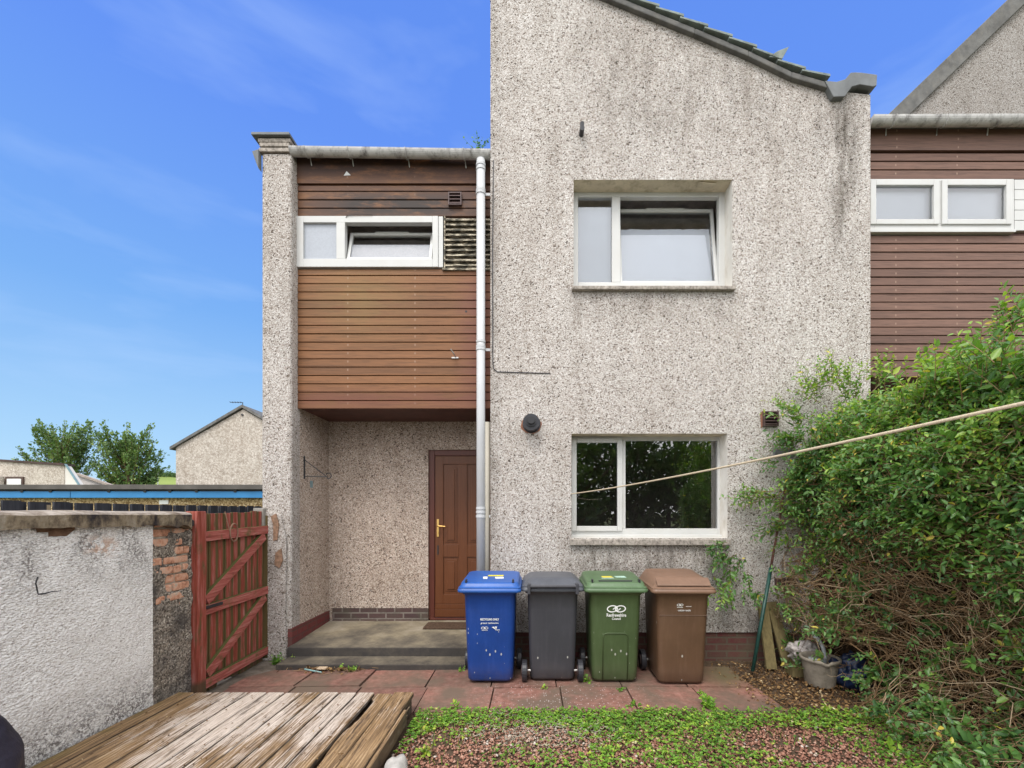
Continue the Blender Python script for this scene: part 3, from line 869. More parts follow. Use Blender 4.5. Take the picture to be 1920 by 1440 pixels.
m = MB(); m.poly([(NX0, DB, 0), (NX1, DB, 0), (NX1, DB, NZ), (NX0, DB, NZ)]); m.build('recess_wall', MATS['recess'], nb)
y = DC - .02
m = MB()
wx = [NX0, X(1741, DC), X(1762, DC), X(1898, DC)]
m.box(wx[0], wx[3], y - .02, y + .06, nwz0 - .03, nwz0 + .005)
m.box(wx[0], X(1637, DC), y, y + .07, nwz0 + .006, nwz1); m.box(X(1890, DC), wx[3], y, y + .07, nwz0 + .006, nwz1)
m.box(X(1637, DC), X(1890, DC), y, y + .07, nwz0 + .006, Z(421, DC)); m.box(X(1637, DC), X(1890, DC), y, y + .07, Z(343, DC), nwz1)
m.box(X(1749, DC), X(1762, DC), y, y + .07, Z(421, DC), Z(343, DC))
nw = m.build('window', MATS['upvc'], nb, bevel=.004)
for a, b_ in ((X(1628, DC), X(1756, DC)), (X(1761, DC), X(1891, DC))):
    q = MB(); frame_bars(q, a, b_, Z(424, DC), Z(341, DC), y - .018, y + .03, .062, .055); q.build('sash', MATS['upvc'], nw, bevel=.006)
    MB().poly([(a + .06, y + .01, Z(424, DC) + .05), (b_ - .06, y + .01, Z(424, DC) + .05), (b_ - .06, y + .01, Z(341, DC) - .06), (a + .06, y + .01, Z(341, DC) - .06)]).build('pane', MATS['glass'], nw)
m = MB(); m.box(wx[0] - .3, wx[3], y + .075, y + .08, nwz0, nwz1); m.build('pale_backing', MATS['pale_backing'], nw)
m = MB(); x0 = wx[3] + .012
for i in range(5):
    h = (nwz1 - nwz0) / 5; m.box(x0, NX1, DC - .014, DC + .03, nwz0 + i * h + .003, nwz0 + (i + 1) * h - .002)
m.build('white_cladding', MATS['upvc'], nb, bevel=.004)
ngz = Z(224, GY)
gutter(NX0 - .0, NX1, ngz, GY, .066, nb, brackets=[X(1672, GY), X(1769, GY), X(1866, GY), 5.6, 6.2, 7], slope=.02)
m = MB(); m.prism([(NX0, DC - .06, ngz - .02), (NX0, DC - .06, ngz + .012), (NX0, 7.0, ngz + .03), (NX0, 7.0, ngz - .02)], (NX1 - NX0, 0, 0)); m.build('roof', MATS['verge'], nb)
GYN = 7.0                                                             # the gable behind, roof slope rising to the right
g0, g1 = (X(1664, GYN), Z(219, GYN)), (X(1900, GYN), Z(-8, GYN))
sl = (g1[1] - g0[1]) / (g1[0] - g0[0])
gx1 = g0[0] + 4.2
m = MB()
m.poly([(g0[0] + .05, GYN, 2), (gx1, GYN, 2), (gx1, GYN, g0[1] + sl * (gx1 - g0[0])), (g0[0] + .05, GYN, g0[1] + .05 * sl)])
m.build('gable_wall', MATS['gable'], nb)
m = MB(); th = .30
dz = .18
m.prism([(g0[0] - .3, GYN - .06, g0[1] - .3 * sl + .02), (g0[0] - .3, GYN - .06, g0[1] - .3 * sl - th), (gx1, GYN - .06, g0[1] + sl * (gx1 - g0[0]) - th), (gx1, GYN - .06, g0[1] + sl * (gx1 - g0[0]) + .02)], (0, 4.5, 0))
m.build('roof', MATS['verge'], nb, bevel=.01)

# ================================================================== GARDEN WALL
gw = empty('garden_wall', (-2.95, 3.0, 0), 'white roughcast garden wall with mossy coping and a crumbling brick end', 'wall')
WX = -2.85
t = NT('white_roughcast'); p = t.P()
x_, y_, z_ = t.sep(p)
h = t.math('ADD', t.noise(t.mapv(p, (1, .7, 1.5)), 95, 3, .6), t.math('MULTIPLY', t.voro(t.mapv(p, (1, .75, 1.3)), 72).outputs['Distance'], -.9))
base = t.mix(t.ramp(t.noise(p, 3, 6, .6), [(.3, 0), (.7, 1)]), (.92, .90, .87), (.83, .81, .78))
grain = t.ramp(t.noise(t.mapv(p, (1, .6, 1.5)), 85, 3, .7), [(.37, 1), (.455, 0)])
dirtn = t.noise(p, 5.5, 7, .7)
topm = t.math('MULTIPLY', t.band(z_, 1.20, 1.7, .16), t.ramp(t.noise(t.mapv(p, (2.5, 2.5, 1.4)), 1.7, 6, .65), [(.42, 0), (.60, 1)]))
botm = t.math('MULTIPLY', t.band(z_, -.5, .36, .15), t.ramp(dirtn, [(.30, 0), (.50, 1)]))
dm_ = t.math('MAXIMUM', topm, t.math('MULTIPLY', botm, .9))
c = t.mix(t.math('MULTIPLY', grain, .72), base, (.28, .23, .2))
spk = t.ramp(t.noise(p, 62, 4, .7), [(.44, 0), (.56, 1)])
c = t.mix(t.math('MULTIPLY', dm_, t.math('ADD', t.math('MULTIPLY', spk, .85), .08)), c, (.085, .07, .062))
pk = t.math('MULTIPLY', t.math('MULTIPLY', t.band(y_, 2.86, 3.05, .05), t.band(z_, 1.30, 1.42, .03)), t.ramp(t.noise(p, 22, 4, .7), [(.45, 0), (.55, 1)]))
c = t.mix(t.math('MULTIPLY', pk, .8), c, (.62, .42, .31))
MATS['roughcast'] = t.done(c, .95, t.bump(h, .85, .012), spec=.15)
t = NT('grey_worn_roughcast'); p = t.P()
v = t.voro(p, 88)
c = t.ramp(t.sep(v.outputs['Color'])[0], [(0, (.10, .085, .07)), (.2, (.22, .19, .155)), (.55, (.33, .285, .235)), (.85, (.47, .42, .35))], 'CONSTANT')
c = t.mix(t.ramp(t.noise(p, 3.5, 6, .65), [(.46, 0), (.64, .8)]), c, (.07, .063, .06))
MATS['worncast'] = t.done(c, .95, t.bump(t.math('ADD', t.math('SUBTRACT', 1, v.outputs['Distance']), t.noise(p, 15, 4)), 1.0, .008), spec=.15)
t = NT('mossy_coping'); p = t.P()
c = t.ramp(t.noise(t.mapv(p, (1, 1, .6)), 5.5, 7, .68), [(.40, (.04, .035, .038)), (.47, (.12, .095, .07)), (.54, (.25, .20, .135)), (.68, (.36, .32, .26))])
nz = t.sep(t.n('NewGeometry').outputs['Normal'])[2]
c = t.mix(t.ramp(nz, [(.3, 0), (.8, .85)]), c, t.ramp(t.noise(p, 9, 6, .7), [(.35, (.16, .12, .09)), (.6, (.48, .42, .36))]))
MATS['coping'] = t.done(c, .95, t.bump(t.noise(p, 26, 6, .7), .9, .015), spec=.15)


def rough_strip(y0, y1, z0, z1, nx, nz_, x, amp, sc, hole=None):
    """a wall face in the plane x=const, lumpy, with thickness"""
    m = MB(); g = {}
    for i in range(nx + 1):
        for j in range(nz_ + 1):
            yy, zz = y0 + (y1 - y0) * i / nx, z0 + (z1 - z0) * j / nz_
            d = mnoise.noise(Vector((x * 3, yy * sc, zz * sc))) * amp + mnoise.noise(Vector((x * 3 + 7, yy * sc * 4, zz * sc * 4))) * amp * .5
            if hole: d -= hole(yy, zz)
            g[i, j] = len(m.v); m.v.append((x + d, yy, zz))
    for i in range(nx):
        for j in range(nz_):
            m.f.append((g[i, j], g[i + 1, j], g[i + 1, j + 1], g[i, j + 1])); m.m.append(0)
    return m


def broken(yy, zz):          # lost render under the coping, near x=110 px
    e = ((yy - 2.67) / .14) ** 2 + ((zz - 1.50) / .045) ** 2 + mnoise.noise(Vector((yy * 14, zz * 14, 2))) * .7
    return .03 * max(0, min(1, (1.1 - e) * 4))


m = rough_strip(-.6, 3.345, -.05, 1.535, 130, 60, WX, .008, 5, broken)
m.box(WX - .22, WX - .045, -.6, 3.34, -.05, 1.53)
m.poly([(WX, 3.345, -.05), (WX - .1, 3.345, -.05), (WX - .1, 3.345, 1.53), (WX, 3.345, 1.53)])
m.build('wall_face', MATS['roughcast'], gw, smooth=False)
m = MB(); m.box(WX - .05, WX - .012, 2.54, 2.80, 1.44, 1.53); m.build('exposed_brick', plain('brown_exposed_brick', (.16, .095, .06), .9, .2, .4, 16, bump=.6), gw)


def patches(yy, zz):
    a = max(0, min(1, (1.1 - ((yy - 3.46) / .085) ** 2 - ((zz - 1.40) / .075) ** 2 - mnoise.noise(Vector((yy * 12, zz * 12, 5))) * .5) * 4))
    b_ = max(0, min(1, (1.1 - ((yy - 3.69) / .075) ** 2 - ((zz - 1.22) / .09) ** 2 - mnoise.noise(Vector((yy * 12, zz * 12, 9))) * .5) * 4))
    c_ = max(0, min(1, (1.1 - ((yy - 3.61) / .115) ** 2 - ((zz - 1.03) / .085) ** 2 - mnoise.noise(Vector((yy * 12, zz * 12, 3))) * .5) * 4))
    d_ = max(0, min(1, (1.1 - ((yy - 3.6) / .2) ** 2 - ((zz - 1.47) / .035) ** 2) * 4))
    return .045 * max(a, b_, c_, d_)


m = rough_strip(3.346, 3.76, -.05, 1.50, 44, 100, WX - .028, .016, 9, patches)
m.box(WX - .22, WX - .085, 3.35, 3.755, -.05, 1.5)
m.poly([(WX - .03, 3.76, -.05), (WX - .22, 3.76, -.05), (WX - .22, 3.76, 1.5), (WX - .03, 3.76, 1.5)])
m.build('wall_end', MATS['worncast'], gw)
t = NT('orange_brick'); p = t.P()
c = t.ramp(t.math('ADD', t.math('MULTIPLY', t.noise(p, 26, 5, .7), .6), t.math('MULTIPLY', t.noise(p, 8, 3, .6), .4)), [(.36, (.24, .13, .09)), (.45, (.50, .245, .15)), (.54, (.62, .37, .26)), (.62, (.46, .39, .31))])
MATS['obrick'] = t.done(c, .95, t.bump(t.noise(p, 50, 5), .7, .008), spec=.15)
m = MB(); rr = random.Random(21); z = .80
while z < 1.49:
    yy = 3.36 + rr.uniform(0, .1)
    while yy < 3.74:
        L = rr.choice((.1, .2, .2)); e = min(yy + L, 3.752)
        if e - yy > .04: m.box(WX - .09, WX - .046 + rr.uniform(.004, .022), yy + .004 + rr.uniform(0, .006), e - .005 - rr.uniform(0, .008), z + .003 + rr.uniform(0, .006), z + .070 - rr.uniform(0, .006))
        yy = e
    z += .074
m.build('brickwork', MATS['obrick'], gw, bevel=.012)
m = MB(); m.box(WX - .10, WX - .052, 3.36, 3.752, .8, 1.49); m.build('mortar', plain('pale_old_mortar', (.40, .35, .28), .95, .1, .3, 20, bump=.8), gw)
# coping slab, sloped and chipped
m = MB(); rings = []; n = 90
for i in range(n + 1):
    yy = -.6 + (3.775 + .6) * i / n
    a = mnoise.noise(Vector((yy * 3, 1, 2))) * .016; b_ = mnoise.noise(Vector((yy * 9, 4, 2))) * .014 + mnoise.noise(Vector((yy * 26, 4, 2))) * .006
    zt, zb = 1.592 + a * .5 - .01 * (i / n), 1.515 + b_ - .028 * (i / n)
    if yy > 3.5: zb -= .045 * max(0, mnoise.noise(Vector((yy * 11, 9, 2))) + .35)
    if yy > 3.68: zt -= (yy - 3.68) * .6
    xo = WX + .045 + b_ * .8 - (.05 if yy > 3.7 else 0)
    rings.append([(xo, yy, zb), (xo + .004 + b_, yy, zt - .012), (xo - .012, yy, zt), (xo - .06, yy, zt + .012 + a * .4), (WX - .11, yy, zt + .016), (WX - .28, yy, zt + .01), (WX - .28, yy, zb)])
m.loft(rings); cp = m.build('coping', MATS['coping'], gw)
ck = MB()
pts = [(2.565, 1.215), (2.555, 1.18), (2.562, 1.14), (2.566, 1.115), (2.60, 1.112), (2.64, 1.118), (2.665, 1.112), (2.69, 1.116)]
ck.tube([(WX + .004 + mnoise.noise(Vector((WX * 3, a * 6, b_ * 6))) * .012, a, b_) for a, b_ in pts], .005, 5); ck.build('crack', MATS['blackiron'], gw)

# ================================================================== GATE
t = NT('worn_red_gate_paint'); p = t.P()
g = t.noise(t.mapv(p, (24, 24, 1.4)), 2, 6, .65, .5)
c = t.ramp(g, [(.28, (.15, .028, .018)), (.48, (.28, .062, .040)), (.6, (.36, .115, .095)), (.76, (.54, .30, .27))])
c = t.mix(t.ramp(t.noise(t.mapv(p, (6, 6, 1.6)), 2.6, 7, .7), [(.53, 0), (.68, .85)]), c, (.085, .08, .030))
zz = t.sep(p)[2]
c = t.mix(t.math('MULTIPLY', t.ramp(zz, [(.12, 1), (.16, 0)]), .8), c, (.07, .06, .032))
c = t.mix(t.ramp(t.noise(t.mapv(p, (18, 18, 5)), 3, 5, .7), [(.70, 0), (.74, .8)]), c, (.6, .5, .46))
kk = t.math('FRACT', t.math('DIVIDE', t.math('SUBTRACT', t.sep(p)[1], 3.885), (4.80 - 3.885) / 9))
kk = t.math('ABSOLUTE', t.math('SUBTRACT', kk, .5))
c = t.mix(t.math('MULTIPLY', t.math('GREATER_THAN', t.sep(p)[1], 3.87), t.math('MULTIPLY', t.ramp(t.math('ADD', kk, t.math('MULTIPLY', t.math('SUBTRACT', t.noise(t.mapv(p, (8, 8, 2)), 3, 4), .5), .35)), [(.24, 0), (.36, 1)]), .88)), c, (.085, .078, .028))
MATS['gate'] = t.done(c, .75, t.bump(g, .5, .004), spec=.3)
t = NT('mossy_gate_rail'); p = t.P()
g = t.noise(t.mapv(p, (24, 1.6, 24)), 2, 6, .65, .5)
c = t.ramp(g, [(.28, (.18, .036, .028)), (.5, (.36, .10, .08)), (.72, (.52, .23, .20))])
nz = t.sep(t.n('NewGeometry').outputs['Normal'])[2]
ms = t.math('MAXIMUM', t.ramp(nz, [(.3, 0), (.7, 1)]), t.ramp(t.noise(p, 7, 6, .7), [(.52, 0), (.66, .8)]))
c = t.mix(ms, c, (.10, .095, .03))
MATS['gaterail'] = t.done(c, .8, t.bump(g, .5, .004), spec=.3)
GX = WX - .02
gate = empty('garden_gate', (GX, 4.8, 0), 'weathered red timber gate with Z braces between the garden wall and the house', 'gate')
GY0, GY1 = 3.885, 4.80
nbd = 9; w = (GY1 - GY0) / nbd; rr = random.Random(31)
for i in range(nbd):
    y0 = GY0 + i * w; q = rr.uniform(-.006, .006)
    b_ = MB().box(GX - .045 + q, GX - .024 + q, y0 + .002, y0 + w - .002, .02 + rr.uniform(-.03, .02) - .02 * (i / nbd), 1.585 + .02 * (i / nbd) + rr.uniform(-.008, .008))
    b_.build('board', MATS['gate'], gate, bevel=.004)
for za, zb, hh in ((1.335, 1.365, .088), (.69, .715, .085), (.045, .065, .082)):
    m = MB(); m.prism([(GX - .022, GY0 - .02, za), (GX - .022, GY1 + .03, zb), (GX - .022, GY1 + .03, zb + hh), (GX - .022, GY0 - .02, za + hh)], (.042, 0, 0))
    m.build('rail', MATS['gaterail'], gate, bevel=.004)
for (ya, za, yb_, zb) in ((GY0 + .03, .815, GY1 - .03, 1.345), (GY0 + .04, .165, GY1 - .02, .69)):
    m = MB(); d_ = Vector((0, yb_ - ya, zb - za)).normalized(); nn = Vector((0, -d_.z, d_.y)) * .046
    P0, P1 = Vector((GX - .022, ya, za)), Vector((GX - .022, yb_, zb))
    m.prism([P0 - nn, P1 - nn, P1 + nn, P0 + nn], (.036, 0, 0)); m.build('brace', MATS['gaterail'], gate, bevel=.004)
m = MB(); m.box(GX + .021, GX + .036, GY0 - .01, GY0 + .2, .745, .772); m.build('latch', MATS['blackiron'], gate, bevel=.003)
yr = GY0 + .36
m = MB(); m.tube([Vector((GX + .03, yr + .055 * math.sin(a), 1.40 + .085 * math.cos(a) - .0)) for a in [i * .314 for i in range(21)]], .006, 6)
m.tube([(GX + .028, yr - .055, 1.41), (GX - .01, yr - .07, 1.60)], .004, 5); m.build('rope_ring', plain('old_rope', (.2, .12, .08), .9), gate)
m = MB(); m.prism([(GX - .035, GY1 + .005, .02), (GX - .035, GY1 + .055, .02), (GX - .035, GY1 + .055, 1.56), (GX - .035, GY1 + .005, 1.56)], (.05, 0, 0)); m.build('hanging_stile', MATS['gate'], gate, bevel=.004)
m = MB(); m.prism([(GX - .06, 3.765, -.05), (GX - .06, 3.868, -.05), (GX - .06, 3.868, 1.60), (GX - .06, 3.765, 1.60)], (.10, 0, 0)); gp = m.build('gate_post', MATS['gate'], None, bevel=.006)
tag(gp, 'red painted timber gate post against the crumbling brick end of the wall', 'post')
# stub of old wall at the house end of the gate, lost render showing brick
m = MB(); rr = random.Random(5)
m = rough_strip(0, .16, 0, 1.62, 10, 60, 0, .01, 9)
stub = MB()
stub.prism([(PX0 + .03, D - .045, -.02), (PX1 - .04, D - .03, -.02), (PX1 - .05, D - .03, .5), (PX1 - .04, D - .03, 1.3), (PX1 - .10, D - .03, 1.57), (PX0 + .0, D - .045, 1.64), (PX0 + .02, D - .045, .9)], (0, .05, 0))
stub.build('wall_stub', MATS['pier'], house, bevel=.015)
m = MB(); m.prism([(X(512, D), D - .048, Z(968, D)), (X(522, D), D - .048, Z(963, D)), (X(527, D), D - .048, Z(985, D)), (X(524, D), D - .048, Z(1012, D)), (X(517, D), D - .048, Z(1014, D)), (X(517, D), D - .048, Z(985, D))], (0, .03, 0))
m.prism([(X(521, D), D - .048, Z(1036, D)), (X(531, D), D - .048, Z(1028, D)), (X(534, D), D - .048, Z(1050, D)), (X(528, D), D - .048, Z(1064, D)), (X(519, D), D - .048, Z(1058, D))], (0, .03, 0))
m.build('exposed_brick', MATS['stubbrick'], house)
m = MB(); m.box(X(486, D) - .02, X(502, D), D - .08, D + .02, 1.30, 1.64); m.build('wall_stub', MATS['concrete_old'], house, bevel=.01)

# ================================================================== DECK
t = NT('weathered_deck_timber'); p = t.P()
rnd = t.n('ObjectInfo').outputs['Random']
off = t.n('CombineXYZ', {0: t.math('MULTIPLY', rnd, 37), 1: t.math('MULTIPLY', rnd, 11), 2: 0.0}).outputs[0]
q = t.n('VectorMath', {0: p, 1: off}, operation='ADD').outputs[0]
g = t.noise(t.mapv(q, (46, 1.5, 10)), 2.0, 7, .7, .4)
g3 = t.noise(t.mapv(q, (110, 3, 10)), 2.0, 4, .7)
worn = t.noise(t.mapv(p, (1.5, .75, 1)), 1.35, 5, .6)
wb = t.math('ADD', worn, t.math('MULTIPLY', t.math('SUBTRACT', g, .5), .9))
wb = t.math('ADD', wb, t.math('MULTIPLY', t.math('SUBTRACT', rnd, .5), .10))
pale = t.ramp(g3, [(.34, (.24, .18, .135)), (.45, (.52, .43, .355)), (.58, (.70, .61, .535)), (.76, (.80, .73, .66))])
brown = t.ramp(g, [(.30, (.06, .038, .023)), (.44, (.20, .122, .06)), (.58, (.40, .26, .135)), (.72, (.58, .43, .27))])
x_, y_, z_ = t.sep(p)
edge = t.math('MULTIPLY', t.band(x_, -3.2, -2.45, .22), -.16)
edge2 = t.math('MULTIPLY', t.band(x_, -1.28, -.5, .12), -.16)
near = t.n('MapRange', {'Value': y_, 'From Min': 2.35, 'From Max': 3.0, 'To Min': -.07, 'To Max': .06}).outputs[0]
wb = t.math('ADD', wb, t.math('ADD', edge, t.math('ADD', edge2, near)))
c = t.mix(t.ramp(wb, [(.45, 0), (.56, 1)]), brown, pale)
c = t.mix(t.ramp(t.noise(t.mapv(q, (60, 1.2, 1)), 2.2, 6, .75), [(.51, 0), (.66, .75)]), c, (.16, .105, .07))
c = t.mix(t.ramp(t.noise(t.mapv(q, (14, 1.0, 1)), 2.4, 6, .75), [(.54, 0), (.64, .9)]), c, (.06, .038, .027))
c = t.mix(t.ramp(t.noise(p, 70, 2, .5), [(.70, 0), (.74, .8)]), c, (.06, .04, .03))
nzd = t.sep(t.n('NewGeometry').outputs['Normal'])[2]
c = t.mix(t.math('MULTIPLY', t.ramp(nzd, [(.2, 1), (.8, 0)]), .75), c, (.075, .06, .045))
c = t.mix(t.math('MULTIPLY', t.band(x_, -3.2, -2.78, .06), t.ramp(t.noise(p, 9, 6, .7), [(.42, 0), (.6, .7)])), c, (.14, .12, .03))
ridg = t.math('SINE', t.math('MULTIPLY', x_, 800))
MATS['deck'] = t.done(c, .85, t.bump(t.math('ADD', t.math('ADD', g, t.math('MULTIPLY', g3, .5)), t.math('MULTIPLY', ridg, .12)), .8, .008), spec=.25)
deck = empty('timber_deck', (-1.9, 2.5, 0), 'low weathered timber deck with worn boards in the bottom left foreground', 'deck')
DKX0, DKX1, DKF = -2.835, -.945, 3.56
nb_ = 12; w = (DKX1 - DKX0 - .16) / nb_; rr = random.Random(6)


def deck_board(x0, x1, y0, y1, z0, z1, seed, rot=None):
    m = MB(); n = 60; rings = []
    for i in range(n + 1):
        yy = y0 + (y1 - y0) * i / n
        a = mnoise.noise(Vector((seed, yy * 2.2, 0))) * .005 + mnoise.noise(Vector((seed, yy * 9, 4))) * .0025
        b_ = mnoise.noise(Vector((seed + 5, yy * 2.2, 0))) * .005 + mnoise.noise(Vector((seed + 5, yy * 9, 4))) * .0025
        za = z1 + mnoise.noise(Vector((seed, yy * 1.5, 9))) * .004
        k = rot(yy) if rot else 0
        rings.append([(x0 + a + k, yy, z0), (x0 + a + k, yy, za - .006), (x0 + a + .006 + k, yy, za), (x1 + b_ - .006, yy, za), (x1 + b_, yy, za - .006), (x1 + b_, yy, z0)])
    return m.loft(rings)


for i in range(nb_):
    x0 = DKX0 + i * w
    rot = (lambda yy: .030 * max(0, min(1, (mnoise.noise(Vector((yy * 2.3, 3, 3))) + .35) * 1.6 + .5 * mnoise.noise(Vector((yy * 19, 3, 3))))) * (1 if yy < 3.45 else 0)) if i == nb_ - 1 else None
    b_ = deck_board(x0 + .005, x0 + w - .008, .9, DKF - rr.uniform(0, .008), .122 if not rot else .110, .150 + rr.uniform(-.003, .003) - (.008 if rot else 0), i * 3.1, rot).build('board', MATS['deck'], deck)
    if rot: tag(b_, 'rotten deck board with a split edge')
deck_board(DKX1 - .155, DKX1, .9, DKF, .118, .152, 77).build('board', MATS['deck'], deck)
m = MB(); m.box(DKX1 - .05, DKX1 - .012, .9, DKF - .01, .0, .117); m.box(DKX0 + .1, DKX1 - .06, DKF - .06, DKF - .02, .0, .12); m.box(DKX0 + .05, DKX0 + .1, .9, DKF - .07, 0, .12); m.box(-1.95, -1.9, .9, DKF - .07, 0, .12)
m.build('joist', plain('dark_wet_joist', (.075, .055, .04), .85, .3, .4, 12), deck, bevel=.004)
m = deck_board(DKX1 + .002, DKX1 + .028, .9, DKF - .30, .035, .142, 55); m.build('fascia_board', MATS['deck'], deck)
m = MB(); rr = random.Random(41)                                        # torn pale splinters near the corner
for i in range(9):
    yy = DKF - .10 - rr.uniform(0, .3); zz = rr.uniform(.03, .1)
    m.prism([(DKX1 - .01, yy, zz), (DKX1 + .012, yy - .02, zz + .02), (DKX1 + .006, yy - rr.uniform(.1, .2), zz + .02), (DKX1 - .01, yy - .1, zz - .02)], (.006, 0, .012))
m.build('splinter', plain('pale_torn_wood', (.5, .36, .27), .9, .2, .2, 30), deck)


def lump(name, c, r, seed, mat, amp=.25, sq=(1, 1, .7), sub=3, sc=1.5):
    b = bmesh.new(); bmesh.ops.create_icosphere(b, subdivisions=sub, radius=1)
    for v in b.verts:
        k = 1 + amp * mnoise.noise(v.co * sc + Vector((seed, seed, 0))) + amp * .4 * mnoise.noise(v.co * sc * 3 + Vector((seed, 0, 0)))
        v.co = Vector((v.co.x * sq[0], v.co.y * sq[1], v.co.z * sq[2])) * k * r + Vector(c)
    me = bpy.data.meshes.new(name); b.to_mesh(me); b.free(); me.materials.append(mat)
    for p_ in me.polygons: p_.use_smooth = True
    return link(name, me)


st = lump('rock', (-.800, 2.62, .055), .085, 3, plain('pale_grey_stone', (.42, .40, .37), .9, .2, .2, 14, bump=.6), .3, (.8, 1.3, 1))
tag(st, 'pale grey boulder lying on the gravel beside the deck corner', 'stone')
# dark navy bag at the very corner of the picture
t = NT('dark_navy_sacking'); p = t.O()
c = t.ramp(t.noise(p, 9, 5), [(.3, (.012, .011, .022)), (.7, (.030, .027, .045))])
MATS['sack'] = t.done(c, .6, t.bump(t.noise(p, 14, 5, .6), .6, .02), spec=.4)
sk = lump('refuse_sack', (0, 0, .0), 1, 12, MATS['sack'], .10, (.31, .30, .36), 5, 1.4)
b = bmesh.new(); b.from_mesh(sk.data)
b.to_mesh(sk.data); b.free()
sk.location = (-2.52, 1.80, .42)
tag(sk, 'dark navy rounded sack cut off by the bottom left corner of the photo', 'sack')

# ================================================================== BINS
def bin_plastic(name, col, dirt=(.35, .33, .3), splat=.0, zsplat=.5, rough=.42):
    t = NT(name); p = t.O(); x_, y_, z_ = t.sep(p)
    c = t.mix(t.ramp(t.noise(p, 4, 5, .6), [(.3, 0), (.7, 1)]), [a * .85 for a in col], [min(1, a * 1.12) for a in col])
    st_ = t.ramp(t.noise(t.mapv(p, (14, 14, 1.2)), 2, 6, .7), [(.5, 0), (.8, .25)])
    c = t.mix(st_, c, [min(1, a * 1.6 + .04) for a in col])
    low = t.n('MapRange', {'Value': z_, 'From Min': .0, 'From Max': .22, 'To Min': .35, 'To Max': 0.0}).outputs[0]
    c = t.mix(t.math('MULTIPLY', low, t.ramp(t.noise(p, 9, 6, .7), [(.35, 0), (.65, 1)])), c, (.13, .10, .08))
    if splat:
        v = t.voro(t.mapv(p, (1, 1, .55)), 36)
        sp = t.math('MULTIPLY', t.ramp(t.math('DIVIDE', v.outputs['Distance'], t.math('ADD', .25, t.math('MULTIPLY', t.sep(v.outputs['Color'])[1], 1.3))), [(.12, 1), (.20, 0)]), t.math('GREATER_THAN', t.sep(v.outputs['Color'])[0], 1 - splat))
        sp = t.math('MULTIPLY', sp, t.n('MapRange', {'Value': z_, 'From Min': zsplat + .1, 'From Max': zsplat - .1}).outputs[0])
        c = t.mix(t.math('MULTIPLY', sp, .75), c, (.55, .55, .5))
    return t.done(c, rough, t.bump(t.noise(p, 120, 3), .08, .002), spec=.45)


def rrect(w, d, r, z, cy=0.0, k=5, dz=0.0):
    out = []
    for sx, sy, a0 in ((1, -1, -math.pi / 2), (1, 1, 0), (-1, 1, math.pi / 2), (-1, -1, math.pi)):
        for i in range(k + 1):
            a = a0 + math.pi / 2 * i / k
            x, y = sx * (w / 2 - r) + r * math.cos(a), cy + sy * (d / 2 - r) + r * math.sin(a)
            out.append((x, y, z + dz * (y - cy) / d))
    return out


WHITE = plain('white_print', (.80, .80, .78), .6, .3, .06, 40)


def text(body, s, size, loc, rot, parent, mat=None, sx=1.0, bold=.012):
    cu = bpy.data.curves.new('lettering', 'FONT'); cu.body = s; cu.size = size; cu.align_x = 'CENTER'; cu.offset = bold * size; cu.extrude = .0006; cu.resolution_u = 2
    o = bpy.data.objects.new('lettering', cu)
    me = bpy.data.meshes.new_from_object(o); bpy.data.objects.remove(o); bpy.data.curves.remove(cu)
    me.materials.append(mat or WHITE); me.name = 'lettering'
    for v in me.vertices: v.co.x *= sx
    q = link('lettering', me, parent, local=True); q.location = loc; q.rotation_euler = rot
    return q


def ribbon(m, pts, w, M):
    pts = [Vector(p) for p in pts]; n = len(pts); L, Rr = [], []
    for i in range(n):
        d_ = (pts[min(i + 1, n - 1)] - pts[max(i - 1, 0)]).normalized(); s_ = Vector((-d_.y, d_.x, 0)) * w / 2
        L.append(pts[i] + s_); Rr.append(pts[i] - s_)
    for i in range(n - 1): m.poly([M @ L[i], M @ L[i + 1], M @ Rr[i + 1], M @ Rr[i]])


def knot_logo(parent, loc, rot, s):
    """two interlaced loops"""
    m = MB(); M = Matrix.Identity(4)
    for cx, tw in ((-.40, .35), (.40, .35)):
        ribbon(m, [(cx * s + .52 * s * math.cos(a) * math.cos(tw) - .26 * s * math.sin(a) * math.sin(tw), .52 * s * math.cos(a) * math.sin(tw) * (.5) + .30 * s * math.sin(a), .0004 if cx > 0 else 0) for a in [i * 2 * math.pi / 28 for i in range(29)]], .11 * s, M)
    ribbon(m, [(-.34 * s, -.06 * s, .0008), (-.1 * s, .16 * s, .0008), (.06 * s, .0, .0008), (.12 * s, -.2 * s, .0008), (.42 * s, .06 * s, .0008)], .10 * s, M)
    q = m.build('emblem', WHITE, parent, local=True); q.location = loc; q.rotation_euler = rot
    return q


